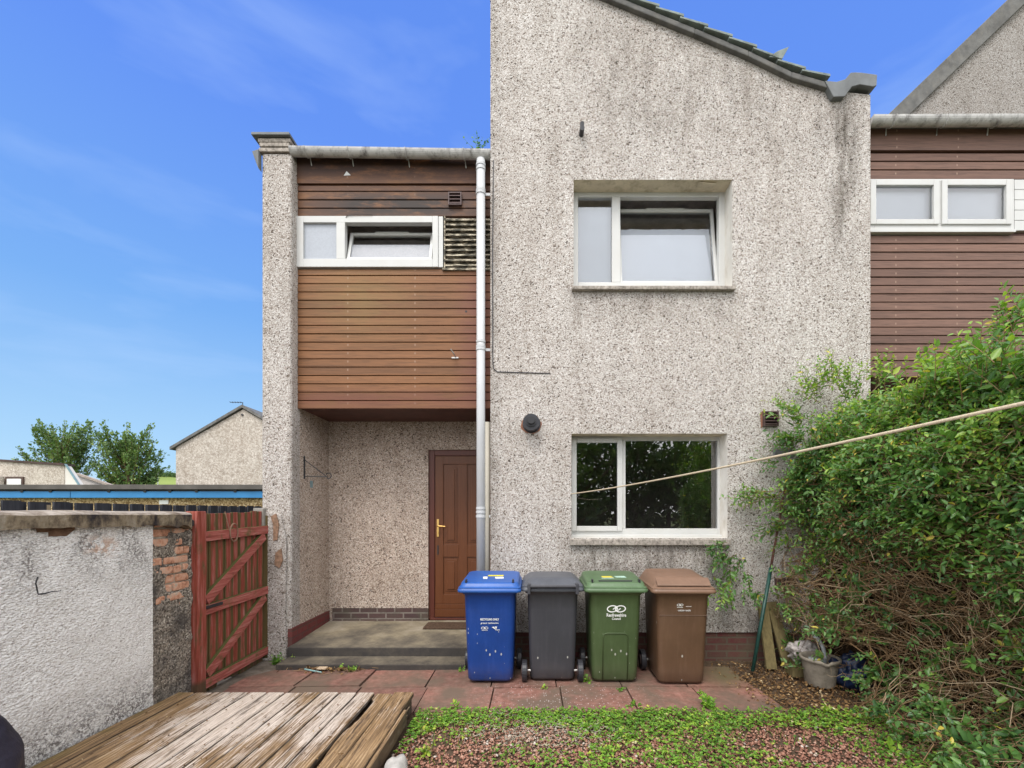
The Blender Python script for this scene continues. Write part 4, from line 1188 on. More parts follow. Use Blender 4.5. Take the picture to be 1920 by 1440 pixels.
def make_bin(x, y, label, body_mat, lid_mat, rz=0.0, lid='flat', H=.885, sc=1.0):
    t_ = empty('wheeled_bin', (x, y, 0), label, 'wheelie bin', rz, 'wheelie bins lined up against the house wall')
    m = MB(); wb, db, wt, dt = .42, .47, .468, .565
    yo = lambda d_: -.235 + d_ / 2 - (d_ - .47) * .55
    rings = [rrect(wb - .03, db - .03, .05, .022, yo(db)), rrect(wb, db, .055, .045, yo(db))]
    for k in np.linspace(.12, 1, 6):
        rings.append(rrect(wb + (wt - wb) * k, db + (dt - db) * k, .05, .045 + (H - .105) * k, yo(db + (dt - db) * k)))
    rings += [rrect(wt + .02, dt + .02, .05, H - .045, yo(dt)), rrect(wt + .075, dt + .075, .045, H - .02, yo(dt)), rrect(wt + .075, dt + .075, .045, H, yo(dt))]
    m.loft(rings); bd = m.build('body', body_mat, t_, local=True, smooth=True)
    bd.data.shade_smooth() if False else None
    yc = yo(dt); lw, ld = .575, .655
    m = MB(); dz = .03
    m.loft([rrect(lw, ld, .045, H - .022, yc), rrect(lw + .006, ld + .006, .045, H - .018, yc), rrect(lw + .006, ld + .006, .045, H + .004, yc), rrect(lw - .008, ld - .008, .045, H + .008, yc), rrect(lw - .006, ld - .006, .045, H + .026, yc, dz=.01)], False, False)
    if lid == 'flat':
        m.loft([rrect(lw - .004, ld - .004, .045, H + .024, yc, dz=.01), rrect(lw - .03, ld - .03, .05, H + .034, yc, dz=.015), rrect(lw - .034, ld - .04, .05, H + .040, yc, dz=.02), rrect(lw - .046, ld - .055, .06, H + .066, yc, dz=.03), rrect(lw - .06, ld - .075, .06, H + .078, yc, dz=.032), rrect(lw - .10, ld - .13, .06, H + .084, yc, dz=.035)], False, True)
    elif lid == 'dome':
        m.loft([rrect(lw - .004, ld - .004, .045, H + .024, yc, dz=.01), rrect(lw - .03, ld - .03, .05, H + .036, yc, dz=.015), rrect(lw - .06, ld - .06, .06, H + .060, yc, dz=.05), rrect(lw - .11, ld - .18, .06, H + .112, yc + .02, dz=.04), rrect(lw - .2, ld - .3, .08, H + .125, yc + .03, dz=.02)], False, True)
    else:
        m.loft([rrect(lw - .004, ld - .004, .045, H + .024, yc, dz=-.0), rrect(lw - .04, ld - .05, .05, H + .045, yc), rrect(lw - .13, ld - .16, .06, H + .085, yc), rrect(lw - .20, ld - .25, .07, H + .097, yc)], False, True)
    ld_o = m.build('lid', lid_mat, t_, local=True, smooth=True)
    if lid == 'flat':
        f_ = yc - ld / 2
        for s_ in (-1, 1):
            MB().box(s_ * .215 - .008, s_ * .215 + .008, f_ + .035, f_ + .085, H + .062, H + .092).build('finger_slot', MATS['blackplastic'], ld_o, local=True, bevel=.004)
    if lid == 'dome':
        f_ = yc - ld / 2
        m = MB(); m.prism([(-.24, f_ + .02, H + .042), (.24, f_ + .02, H + .042), (.24, f_ + .10, H + .096), (-.24, f_ + .10, H + .096)], (0, .004, .014))
        m.build('lid_flap', lid_mat, ld_o, local=True, bevel=.004)
    yb = yo(db) + db / 2
    for s_ in (-1, 1):
        wx_ = s_ * .262
        m = MB(); m.cyl((wx_ - .024, yb - .035, .1), (1, 0, 0), .1, .048, 24)
        wh = m.build('wheel', MATS['blackplastic'], t_, local=True, bevel=.008)
        m = MB(); m.cyl((wx_ - .030, yb - .035, .1), (1, 0, 0), .052, .06, 16); m.build('hub', MATS['brownplastic'], wh, local=True, bevel=.004)
    m = MB(); m.cyl((-.24, yb - .035, .1), (1, 0, 0), .012, .48, 12); m.build('axle', MATS['steel'], t_, local=True)
    ybk = yc + dt / 2 + .02
    m = MB()
    for s_ in (-1, 1): m.box(s_ * .22 - .014, s_ * .22 + .014, ybk - .01, ybk + .062, H - .04, H + .055)
    m.cyl((-.235, ybk + .045, H + .030), (1, 0, 0), .016, .47, 12)
    m.build('handle', body_mat, t_, local=True, bevel=.004)
    return t_, yo, H


def front_y(z, H=.885):
    k = max(0, min(1, (z - .045) / (H - .105))); d_ = .47 + .095 * k
    return -.235 + d_ / 2 - (d_ - .47) * .55 - d_ / 2


TILT = math.atan((.095 * 1.05) / .78)
rotf = (math.pi / 2 + math.atan(.052 / .78), 0, 0)


def on_front(z, x=0.0): return (x, front_y(z) - .004, z)


BY = 4.36
blue_b, blue_l = bin_plastic('blue_bin_plastic', (.007, .044, .225), splat=.22, zsplat=.55), bin_plastic('blue_lid_plastic', (.018, .090, .34), rough=.38)
bb, yo, H = make_bin(X(918, 4.08), BY, 'blue wheelie bin with white recycling lettering, in front of the downpipe', blue_b, blue_l, R(0), 'flat')
text(bb, 'RECYCLING ONLY', .0255, on_front(.600, 0), rotf, bb, sx=.80, bold=.03)
text(bb, 'greener renfrewshire', .0215, on_front(.568, -.0), rotf, bb, sx=.88, bold=.01)
knot_logo(bb, on_front(.528, -.046), rotf, .034)
text(bb, 'Renfrewshire', .010, on_front(.503, -.046), rotf, bb)
m = MB(); m.poly([(.02, 0, 0), (.0, .03, 0), (-.02, .024, 0)]); m.poly([(.022, .004, 0), (.03, .03, 0), (.008, .03, 0)])
q = m.build('emblem', WHITE, bb, local=True); q.location = on_front(.512, .038); q.rotation_euler = rotf
text(bb, 'council', .013, on_front(.507, .072), rotf, bb, bold=.03)
for bx in ((-.085, -.045, -.10, -.01), (.03, .11, -.10, -.03)):
    m = MB(); m.box(*bx, 0, .003); q = m.build('sticker', WHITE, bb, local=True); q.location = (.0, -.03, .966); q.rotation_euler = (.05, 0, .1)
m = MB(); m.box(-.06, .09, .0, .05, 0, .003); q = m.build('sticker', plain('yellow_label', (.7, .6, .04), .5), bb, local=True); q.location = (.02, -.02, .969); q.rotation_euler = (.05, 0, 0)

grey_b, grey_l = bin_plastic('black_bin_plastic', (.046, .046, .055), splat=.10, zsplat=.5), bin_plastic('black_lid_plastic', (.080, .085, .10))
make_bin(X(1036, 4.16), 4.40, 'dark grey wheelie bin turned round so its wheels and lid hinges face out', grey_b, grey_l, math.pi, 'low')

gr_b, gr_l = bin_plastic('green_bin_plastic', (.058, .088, .034), splat=.24, zsplat=.42), bin_plastic('green_lid_plastic', (.085, .145, .068))
gb, _, _ = make_bin(X(1156, 4.08), BY + .01, 'green wheelie bin with a large white council emblem and an arched panel', gr_b, gr_l, R(-1), 'flat')
text(gb, 'Renfrewshire', .043, on_front(.632, .005), rotf, gb, sx=.78, bold=.02)
text(gb, 'Council', .031, on_front(.603, .005), rotf, gb, sx=.85, bold=.02)
knot_logo(gb, on_front(.705, .005), rotf, .092)
m = MB(); w2_ = .115; arc = [(-w2_, 0, .04)] + [(-w2_ + .04 - .04 * math.cos(a), 0, .435 + .04 * math.sin(a)) for a in np.linspace(0, math.pi / 2, 5)] + [(w2_ - .04 + .04 * math.sin(a), 0, .435 + .04 * math.cos(a)) for a in np.linspace(0, math.pi / 2, 5)] + [(w2_, 0, .04)]
m.tube([(p_[0], front_y(p_[2]) - .001, p_[2]) for p_ in arc], .006, 6); m.build('arched_rib', gr_b, gb, local=True, smooth=True)
m = MB(); f_ = -.33; m.box(-.155, .155, -.262, -.240, .945, .962); m.build('lid_slot', MATS['blackplastic'], gb, local=True, bevel=.003)
m = MB(); m.box(-.10, .0, -.06, .02, 0, .003); q = m.build('sticker', plain('yellow_green_label', (.65, .55, .06), .5), gb, local=True); q.location = (0, -.04, .966); q.rotation_euler = (.05, 0, .15)
pgl = plain('pale_green_label', (.35, .5, .42), .5)
for bx in ((.03, .13, -.06, .02), (-.12, .0, -.1, -.06)):
    m = MB(); m.box(*bx, 0, .003); q = m.build('sticker', pgl, gb, local=True); q.location = (0, -.04, .966); q.rotation_euler = (.05, 0, .1)

br_b, br_l = bin_plastic('brown_bin_plastic', (.115, .063, .036), splat=.02, zsplat=.6), bin_plastic('brown_lid_plastic', (.195, .112, .072))
rb, _, _ = make_bin(X(1283, 4.03) - .0, BY - .045, 'brown wheelie bin with a domed lid, standing nearest the hedge', br_b, br_l, R(-1.5), 'dome', sc=1)
knot_logo(rb, on_front(.752, -.030), rotf, .030)
text(rb, 'Renfrewshire', .010, on_front(.727, -.030), rotf, rb)
text(rb, 'renewed', .014, on_front(.735, .046), rotf, rb, plain('faint_white_print', (.55, .5, .46), .7), bold=.03)
text(rb, 'GARDEN  WASTE', .0185, on_front(.695, .008), rotf, rb, sx=.78, bold=.01)
m = MB(); k = front_y(.655); m.tube([(-.214, k - .0005, .655), (.214, k - .0005, .655)], .0035, 6); m.build('seam', br_b, rb, local=True)

# ================================================================== WASHING LINE
wl = MB(); A, B = Vector((X(1071, 4.83), 4.846, Z(926, 4.83))), Vector((1.93, -2.0, 1.98))
pts = []
C0 = Vector((X(1071, 4.83), 4.84, Z(926, 4.83))); C1 = Vector((X(1920, 1.15), 1.15, Z(757, 1.15)))
for i in range(41):
    u = i / 40 * 1.55
    p_ = C0.lerp(C1, u); p_.z -= .055 * 4 * u * (1.55 - u) / 1.55 ** 2
    if i == 0: Z0 = p_.z
    p_.z += .052 * min(1, u / 1.0)
    pts.append(p_)
wl.tube(pts, .0054, 8)
t = NT('pale_rope'); p = t.P(); MATS['rope'] = t.done(t.ramp(t.noise(p, 300, 3), [(.3, (.42, .33, .22)), (.7, (.68, .58, .42))]), .8, t.bump(t.math('SINE', t.math('MULTIPLY', t.math('ADD', t.sep(p)[1], t.sep(p)[2]), 420)), .15, .001), spec=.3)
o = wl.build('washing_line', MATS['rope'], None, smooth=True)
tag(o, 'pale rope washing line strung from the house wall past the hedge', 'rope')

# ================================================================== LEANING THINGS, POT, DEBRIS
green = plain('dark_green_pole_paint', (.012, .055, .045), .45, .5, .3, 30)
rust = plain('rusty_brown_pole', (.11, .05, .04), .8, .3, .4, 20)
f0, f1 = Vector((X(1411, 4.42), 4.42, .012)), Vector((X(1477, 4.815), 4.815, Z(886, 4.815)))
m = MB(); md = f0.lerp(f1, .50)
m.tube([f0, md], .018, 10); m.mi = 1; m.tube([md, f0.lerp(f1, .75), f1], [.013, .012, .010], 8)
o = m.build('pole', [green, rust], None, smooth=True)
tag(o, 'thin pole, green below and rusty above, leaning against the wall by the hedge', 'pole')
MATS['plank'] = wood('greenish_weathered_plank', (.16, .125, .055), 'Z', rough=.9, var=.35)


def plank(a, b_, w, th, label):
    a, b_ = Vector(a), Vector(b_); d_ = (b_ - a); s_ = Vector((1, 0, 0)); s_ = (s_ - d_.normalized() * s_.dot(d_.normalized())).normalized() * w / 2
    nn = d_.cross(s_).normalized() * th
    m = MB(); m.prism([a - s_, a + s_, b_ + s_, b_ - s_], nn); o = m.build('plank', MATS['plank'], None, bevel=.004)
    return tag(o, label, 'plank', 'planks leaning by the hedge')


plank((X(1448, 4.50), 4.50, .005), (X(1431, 4.76), 4.76, Z(1132, 4.76)), .105, .03, 'weathered plank leaning nearly upright beside the green pole')
plank((X(1480, 4.56), 4.56, .01), (X(1446, 4.80), 4.79, Z(1128, 4.8)), .11, .03, 'weathered plank leaning at a slant behind the plant pot')
m = MB(); m.box(X(1478, 4.35), X(1530, 4.35), 4.28, 4.42, .0, .09); o = m.build('timber_block', MATS['plank'], None, bevel=.008)
tag(o, 'short mossy block of timber lying left of the plant pot', 'timber')
# plant pot with broken rim
pc = Vector((X(1540, 4.1), 4.12, 0)); k = 36
t = NT('grey_beige_pot'); p = t.O(); MATS['pot'] = t.done(t.ramp(t.noise(p, 7, 6, .65), [(.3, (.13, .11, .085)), (.55, (.27, .235, .19)), (.75, (.36, .32, .25))]), .85, t.bump(t.noise(p, 60, 3), .3, .003), spec=.25)
m = MB(); rings = []
for rr_, zz in ((.118, 0), (.122, .01), (.150, .22), (.152, .225), (.166, .226), (.168, .255), (.156, .258), (.147, .235), (.112, .03), (.05, .028)):
    ring = []
    for i in range(k):
        a = 2 * math.pi * i / k
        n_ = 0
        if zz > .2:
            da = (a - 4.48 + math.pi) % (2 * math.pi) - math.pi
            n_ = -.030 * max(0, 1 - abs(da) / .22)
        ring.append((rr_ * math.cos(a), rr_ * math.sin(a), zz + n_))
    rings.append(ring)
m.loft(rings)
pot = m.build('plant_pot', MATS['pot'], None, smooth=True); pot.location = pc
tag(pot, 'grey beige round plant pot with a broken rim, holding debris at the hedge foot', 'plant pot')
o = lump('soil', (0, 0, .155), .125, 5, plain('dark_soil', (.06, .04, .025), .95, .1, .4, 40), .2, (1, 1, .25)); o.parent = pot
m = MB(); m.tube([(.05, .02, .15), (.06, .02, .26), (.045, .03, .34), (.02, .05, .40), (-.01, .07, .43)], .017, 10)
hs = m.build('hose', plain('grey_white_hose', (.42, .44, .46), .5), None, smooth=True); hs.location = pc; tag(hs, 'bent grey white hose sticking up out of the plant pot', 'hose')
m = MB(); m.tube([(-.055, -.03, .12), (-.055, -.03, .25)], [.055, .062], 16); cup = m.build('plastic_cup', plain('grey_clear_plastic', (.25, .27, .27), .4), None, smooth=True); cup.location = pc
tag(cup, 'grey plastic tub standing inside the plant pot', 'tub')
o = lump('rubbish', (X(1508, 4.42), 4.43, .20), .13, 8, None or plain('pale_dirty_rag', (.42, .38, .36), .9, .2, .5, 18, dirt=(.1, .08, .07), dirt_amt=.8), .55, (1.05, .9, .75), 4, 3)
tag(o, 'crumpled pale rag heaped behind the plant pot', 'rag')
m = MB(); m.box(X(1495, 4.42) - .02, X(1560, 4.42), 4.34, 4.52, .0, .125); o = m.build('timber_block', MATS['plank'], None, bevel=.01); tag(o, 'mossy timber offcut under the crumpled rag', 'timber')
o = lump('carrier_bag', (X(1598, 4.05), 4.05, .13), .17, 9, plain('dark_blue_bag', (.008, .018, .055), .45, .5, .4, 12), .45, (.9, .8, .95), 4, 3)
tag(o, 'crumpled dark blue plastic bag at the hedge foot right of the pot', 'bag')

# ================================================================== HEDGE
def Xf(y, z):
    y, z = np.asarray(y, float), np.asarray(z, float)
    b_ = 2.72 + .13 * (4.7 - y) + .10 * np.sin(y * 3.1 + 1) * np.sin(z * 2.3 + y) + .05 * np.sin(y * 7 + z * 5)
    b_ = b_ + .22 * np.clip((y - 3.8) / .6, 0, 1) * np.clip((z - .9) / .4, 0, 1) - .08 * np.exp(-((z - 1.75) / .45) ** 2) - .42 * np.exp(-(z / .24) ** 2) * np.clip((4.0 - y) / 1.0, 0, 1.5)
    return b_ + .75 * np.clip(z - 2.0, 0, 2) ** 1.25


hedge = empty('hedge', (3.3, 3.4, 0), 'tall overgrown privet hedge with bare brown twigs low down, against the house wall', 'hedge')
HX1 = 4.6


def htop(x, y): return 2.36 + .22 * np.clip(x - 2.9, 0, 1.3) + .14 * np.sin(y * 2.7) + .10 * np.sin(x * 5)


NA = 26000
ya, za = RNG.uniform(1.3, 4.74, NA), RNG.uniform(.03, 2.62, NA)
cl = vnoise(np.stack([ya * 0, ya, za], 1), 2.2, 3) + .5 * vnoise(np.stack([ya * 0, ya, za], 1), 5.5, 8)
dens = np.where(za > 1.55 - .0 * ya, 1.0, 0.0)
edge_ = 1.50 + .22 * vnoise(np.stack([ya, ya, za * 0], 1), 1.3, 5) - .30 * np.clip(3.6 - ya, 0, 1.5)
low = .075 + .42 * np.clip(cl + .05, 0, 1) + .22 * np.clip(3.5 - ya, 0, 1.2) * np.clip(cl + .3, 0, 1)
dens = np.where(za > edge_, 1.0, low + .6 * np.exp(-((edge_ - za) / .18) ** 2))
dens = np.where(za < .26, .30 + .5 * np.clip(cl, 0, 1), dens)
keep = RNG.uniform(0, 1, NA) < dens * .36
ya, za, cl = ya[keep], za[keep], cl[keep]
xa = Xf(ya, za) + RNG.exponential(.10, len(ya)) - .05
ok = (xa < HX1) & ~((xa < 3.1) & (ya > 3.75) & (za < .42) & (RNG.uniform(0, 1, len(xa)) < .8))
S = np.stack([xa, ya, za], 1)[ok]
Dv = np.stack([-.75 + RNG.normal(0, .45, len(S)), -.15 + RNG.normal(0, .55, len(S)), .35 + RNG.normal(0, .5, len(S))], 1)
L = RNG.uniform(.10, .26, len(S))
# the top
NT_ = 1500
xt, yt = RNG.uniform(2.75, HX1, NT_), RNG.uniform(1.6, 4.76, NT_)
zt = htop(xt, yt) - RNG.exponential(.12, NT_)
S2 = np.stack([xt, yt, zt], 1); D2 = np.stack([RNG.normal(-.15, .35, NT_), RNG.normal(-.05, .35, NT_), np.ones(NT_)], 1); L2 = RNG.uniform(.14, .38, NT_)
# end shoots feeling along the house wall and tall sprigs
ex, ed, el = [], [], []


def spray(px_, py_, Y, dx, dz, L_, n, sp=.05):
    for _ in range(int(n * 1.25)):
        ex.append((X(px_, Y) + random.gauss(0, sp), Y + random.gauss(0, sp * .6), Z(py_, Y) + random.gauss(0, sp))); ed.append((dx + random.gauss(0, .25), random.gauss(-.1, .25), dz + random.gauss(0, .25))); el.append(L_ * random.uniform(.6, 1.2))


for a in ((1500, 830, 4.66, -1, .15, .35, 14), (1490, 780, 4.66, -.8, .5, .3, 12), (1530, 740, 4.66, -.4, 1, .35, 12), (1565, 720, 4.6, -.1, 1, .3, 14), (1600, 745, 4.6, -.2, 1, .3, 12), (1650, 715, 4.5, 0, 1, .3, 12),
          (1460, 935, 4.68, -1, .12, .42, 12), (1430, 930, 4.7, -1, 0, .3, 8), (1470, 985, 4.66, -1, -.1, .35, 10), (1500, 960, 4.66, -.8, .2, .3, 12), (1480, 1010, 4.66, -.7, -.3, .3, 7),
          (1450, 870, 4.7, -.7, .3, .25, 4), (1530, 870, 4.6, -.8, .2, .3, 18), (1520, 900, 4.6, -.8, .1, .3, 16),
          (1365, 1033, 4.70, -.7, -.2, .2, 7), (1385, 1045, 4.72, -.5, -.9, .3, 6), (1370, 1085, 4.7, -.2, -1, .22, 5), (1395, 1075, 4.7, .1, -1, .2, 3), (1365, 1030, 4.7, -.8, -.1, .18, 5), (1420, 1105, 4.7, .1, -.9, .15, 3), (1360, 1105, 4.68, -.5, -.9, .2, 4),
          (1880, 650, 3.6, .0, 1, .30, 6), (1900, 620, 3.5, -.3, 1, .25, 6), (1850, 690, 3.7, -.3, 1, .25, 8), (1750, 710, 4.1, 0, 1, .22, 9), (1915, 600, 3.4, .1, 1, .3, 8), (1800, 700, 3.9, -.1, 1, .25, 12)):
    spray(*a)
S3, D3, L3 = np.array(ex), np.array(ed), np.array(el)
PS = [shoots(S, Dv, L, 10, .064), shoots(S2, D2, L2, 10, .066), shoots(S3, D3, L3, 11, .062, .1)]
P_, LD, LL, LN, CC = [np.concatenate([q[i] for q in PS]) for i in range(5)]
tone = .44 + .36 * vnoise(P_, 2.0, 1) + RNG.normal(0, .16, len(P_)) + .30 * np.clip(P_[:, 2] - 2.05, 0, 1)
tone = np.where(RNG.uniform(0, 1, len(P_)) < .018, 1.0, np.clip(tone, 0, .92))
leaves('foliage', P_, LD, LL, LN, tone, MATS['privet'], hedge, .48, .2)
twigs('leafy_stem', CC, np.tile(np.array([.0028, .0024, .0018, .001]), (len(CC), 1)), RNG.uniform(.2, .8, len(CC)), MATS['twig'], hedge)
nd = 150; yd = RNG.normal(4.15, .28, nd); zd = RNG.normal(1.55, .13, nd); SD = np.stack([Xf(yd, zd) - .03, yd, zd], 1)
Pd, Dd_, Ld, Nd, Cd = shoots(SD, np.stack([np.full(nd, -.6), RNG.normal(0, .5, nd), RNG.normal(-.2, .4, nd)], 1), RNG.uniform(.08, .2, nd), 7, .045)
leaves('dead_foliage', Pd, Dd_, Ld, Nd, np.clip(RNG.normal(.75, .2, len(Pd)), 0, 1), MATS['litter'], hedge, .45, .3)
# bare tangled twigs
def tangle(n, zlo, zhi, dep, r0, r1, l0, l1, horiz=.35):
    y_, z_ = RNG.uniform(1.5, 4.78, n), RNG.uniform(zlo, zhi, n)
    s_ = np.stack([Xf(y_, z_) + RNG.uniform(-.08, dep, n), y_, z_], 1)
    d_ = unit(np.stack([RNG.normal(-.35, .55, n), RNG.normal(0, .8, n), RNG.normal(.05, horiz, n)], 1)); q_ = RNG.normal(0, .34, (n, 3)); l_ = RNG.uniform(l0, l1, n)
    ts = np.linspace(0, 1, 6)[None, :, None]
    w_ = RNG.normal(0, .035, (n, 6, 3))
    C = s_[:, None] + (d_[:, None] * ts + q_[:, None] * ts ** 2) * l_[:, None, None] + w_ * l_[:, None, None]
    C[:, :, 1] = np.minimum(C[:, :, 1], 4.83); C[:, :, 2] = np.maximum(C[:, :, 2], .01)
    lim = Xf(C[:, :, 1], C[:, :, 2]) - .10
    C[:, :, 0] = np.maximum(C[:, :, 0], lim)
    rr_ = RNG.uniform(r0, r1, n)[:, None] * np.linspace(1, .35, 6)[None]
    hid = ((C[:, :, 0] < 3.15) & (C[:, :, 1] > 3.7) & (C[:, :, 2] < .36)).any(1) & (RNG.uniform(0, 1, n) < .85)
    C, rr_ = C[~hid], rr_[~hid]
    return C, rr_


Ca, ra = tangle(5200, .08, 1.75, .28, .0016, .0038, .16, .50)
Cb, rb_ = tangle(500, .05, 1.9, .35, .004, .008, .4, .9, .5)
Cc, rc_ = tangle(700, 1.6, 2.5, .3, .0016, .004, .2, .6, .6)
twigs('twig', np.concatenate([Ca, Cb, Cc]), np.concatenate([ra, rb_, rc_]), np.clip(RNG.normal(.62, .28, len(Ca) + len(Cb) + len(Cc)), 0, 1), MATS['twig'], hedge)
m = MB(); g = {}; NYh, NZh = 40, 32                                         # sheet for the inner twigs, coloured dark to give the shade in there
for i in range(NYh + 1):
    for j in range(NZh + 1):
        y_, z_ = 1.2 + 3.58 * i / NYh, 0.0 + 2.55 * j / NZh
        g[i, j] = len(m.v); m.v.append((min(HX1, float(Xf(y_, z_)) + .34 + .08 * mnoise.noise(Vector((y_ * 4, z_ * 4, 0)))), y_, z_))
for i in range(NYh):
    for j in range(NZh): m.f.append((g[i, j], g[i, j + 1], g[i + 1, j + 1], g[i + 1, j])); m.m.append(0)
t = NT('shaded_hedge_brush'); p = t.P()
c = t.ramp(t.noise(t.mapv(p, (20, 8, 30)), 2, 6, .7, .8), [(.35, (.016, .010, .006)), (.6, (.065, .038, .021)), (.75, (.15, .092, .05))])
MATS['shaded_brush'] = t.done(c, .95, t.bump(t.noise(p, 30, 5), 1, .03), spec=.1)
m.build('branches', MATS['shaded_brush'], hedge)  # one sheet with inner shade painted in, no modelled branches

# ================================================================== GROUND
t = NT('dark_garden_soil'); p = t.P()
c = t.ramp(t.noise(p, 7, 8, .7), [(.3, (.05, .033, .02)), (.55, (.11, .075, .05)), (.75, (.19, .14, .10))])
far = t.ramp(t.n('VectorMath', {0: p}, operation='LENGTH').outputs['Value'], [(0, 0), (1, 1)])
rad = t.n('MapRange', {'Value': t.n('VectorMath', {0: p}, operation='LENGTH').outputs['Value'], 'From Min': 9.0, 'From Max': 14.0}).outputs[0]
c = t.mix(rad, c, t.ramp(t.noise(p, .05, 6), [(.35, (.10, .13, .05)), (.65, (.17, .19, .08))]))
MATS['soil'] = t.done(c, .95, t.bump(t.noise(p, 30, 6, .7), .8, .02), spec=.15)
m = MB(); m.poly([(-900, -900, -.03), (900, -900, -.03), (900, 1500, -.03), (-900, 1500, -.03)])
tag(m.build('ground', MATS['soil']), kind='structure')
t = NT('red_paving_slab'); p = t.P()
c = t.ramp(t.noise(p, 16, 8, .72), [(.3, (.14, .068, .052)), (.5, (.25, .125, .098)), (.7, (.36, .205, .165))])
rnd_ = t.n('Attribute', attribute_name='tone').outputs['Fac']
c = t.mix(1, c, t.ramp(rnd_, [(0, (.72, .72, .74)), (1, (1.15, 1.1, 1.08))]), 'MULTIPLY')
c = t.mix(t.ramp(t.noise(p, 2.1, 7, .65), [(.38, 0), (.60, .9)]), c, (.14, .105, .078))
x_, y_, z_ = t.sep(p)
gm = t.math('MULTIPLY', t.band(x_, 1.55, 3, .25), t.band(y_, 4.1, 5, .15))
c = t.mix(t.math('MULTIPLY', gm, t.ramp(t.noise(p, 4, 6, .6), [(.3, .25), (.6, .9)])), c, (.14, .115, .06))
wv = t.voro(p, 55); sp = t.math('MULTIPLY', t.ramp(wv.outputs['Distance'], [(.2, 1), (.32, 0)]), t.math('GREATER_THAN', t.sep(wv.outputs['Color'])[0], .72))
sp = t.math('MULTIPLY', sp, t.math('MULTIPLY', t.band(x_, -.35, .9, .3), t.band(y_, 3.3, 4.15, .12)))
c = t.mix(t.math('MULTIPLY', sp, .8), c, (.62, .55, .52))
MATS['slab'] = t.done(c, .9, t.bump(t.noise(p, 70, 6, .7), .5, .005), spec=.2)
t = NT('grey_path_concrete'); p = t.P()
c = t.ramp(t.noise(p, 5, 8, .7), [(.3, (.065, .055, .045)), (.5, (.15, .125, .10)), (.72, (.26, .225, .19))])
MATS['path'] = t.done(c, .95, t.bump(t.noise(p, 50, 6, .7), .7, .008), spec=.15)
m = MB(); rr = random.Random(17); tones = []
ys = [3.545, 4.055, 4.60]; xs0 = [-.945 + .6 * i for i in range(-3, 6)]
for r_ in range(2):
    for i in range(len(xs0) - 1):
        xa_, xb2 = xs0[i] + (.0 if r_ == 0 else -.03), xs0[i + 1] + (.0 if r_ == 0 else -.03)
        if xa_ < -2.2 and r_ == 0 and False: continue
        if xa_ > 2.3: continue
        if r_ == 1 and xb2 > 2.4: xb2 = 2.35
        z0 = rr.uniform(-.004, .004); tx, ty = rr.uniform(-.006, .006), rr.uniform(-.006, .006)
        g_ = .006
        top = [(xa_ + g_, ys[r_] + g_, z0 - tx - ty), (xb2 - g_, ys[r_] + g_, z0 + tx - ty), (xb2 - g_, ys[r_ + 1] - g_, z0 + tx + ty), (xa_ + g_, ys[r_ + 1] - g_, z0 - tx + ty)]
        m.prism([(a, b_, -.05) for a, b_, _ in top], (0, 0, 0.01)); n0 = len(m.v) - 4
        for q_ in range(4): m.v[n0 + q_] = top[q_]
        tones += [rr.random()] * 8
pv = m.build('paving', MATS['slab'])
at = pv.data.attributes.new('tone', 'FLOAT', 'POINT'); at.data.foreach_set('value', tones)
tag(pv, kind='structure')
m = MB(); m.prism([(-3.1, 2.6, -.012), (-2.36, 3.3, -.012), (-2.30, 4.62, -.012), (-2.0, 4.62, -.008), (-2.0, 4.82, -.008), (-4.4, 4.9, -.012), (-4.4, 2.6, -.012)], (0, 0, .006))
tag(m.build('path', MATS['path']), kind='structure')

m = MB(); m.poly([(-2.8, -7, -.02), (2.7, -7, -.02), (2.7, .8, -.02), (-2.8, .8, -.02)])  # unseen pale ground added behind the camera to bounce light onto the house
tag(m.build('bounce_ground', plain('pale_bounce_ground', (.42, .40, .37), .9, .2, .2, 3)), kind='structure')
# gravel and weeds of the front bed
NG = 15000
gx, gy = RNG.uniform(-.92, 3.3, NG), RNG.uniform(2.35, 3.56, NG)
gp_ = np.stack([gx, gy, gx * 0], 1)
oc = np.array([(1, 0, 0), (-1, 0, 0), (0, 1, 0), (0, -1, 0), (0, 0, 1), (0, 0, -1)], float)
fc = np.array([(0, 2, 4), (2, 1, 4), (1, 3, 4), (3, 0, 4), (2, 0, 5), (1, 2, 5), (3, 1, 5), (0, 3, 5)])
sz = RNG.uniform(.006, .016, (NG, 1, 1)) * RNG.uniform(.6, 1.3, (NG, 1, 3)) * np.array([1, 1, .7])
V = (oc[None] + RNG.normal(0, .16, (NG, 6, 3))) * sz
an = RNG.uniform(0, 6.28, NG); ca, sa_ = np.cos(an)[:, None], np.sin(an)[:, None]
V = np.stack([V[..., 0] * ca - V[..., 1] * sa_, V[..., 0] * sa_ + V[..., 1] * ca, V[..., 2]], -1)
V += np.stack([gx, gy, -.026 + RNG.uniform(0, .014, NG)], -1)[:, None]
lo = (fc[None] + (np.arange(NG) * 6)[:, None, None]).reshape(-1)
pale = np.exp(-(((gx - .05) / .35) ** 2 + ((gy - 3.2) / .22) ** 2))
o = mesh_np('gravel', V.reshape(-1, 3), lo, np.full(NG * 8, 3), np.repeat(np.clip(RNG.normal(.42, .24, NG) + .45 * pale * RNG.uniform(0, 1, NG), 0, 1), 6), MATS['chip'])
tag(o, 'reddish gravel chips in the front bed between the weeds', 'gravel', kind='stuff')


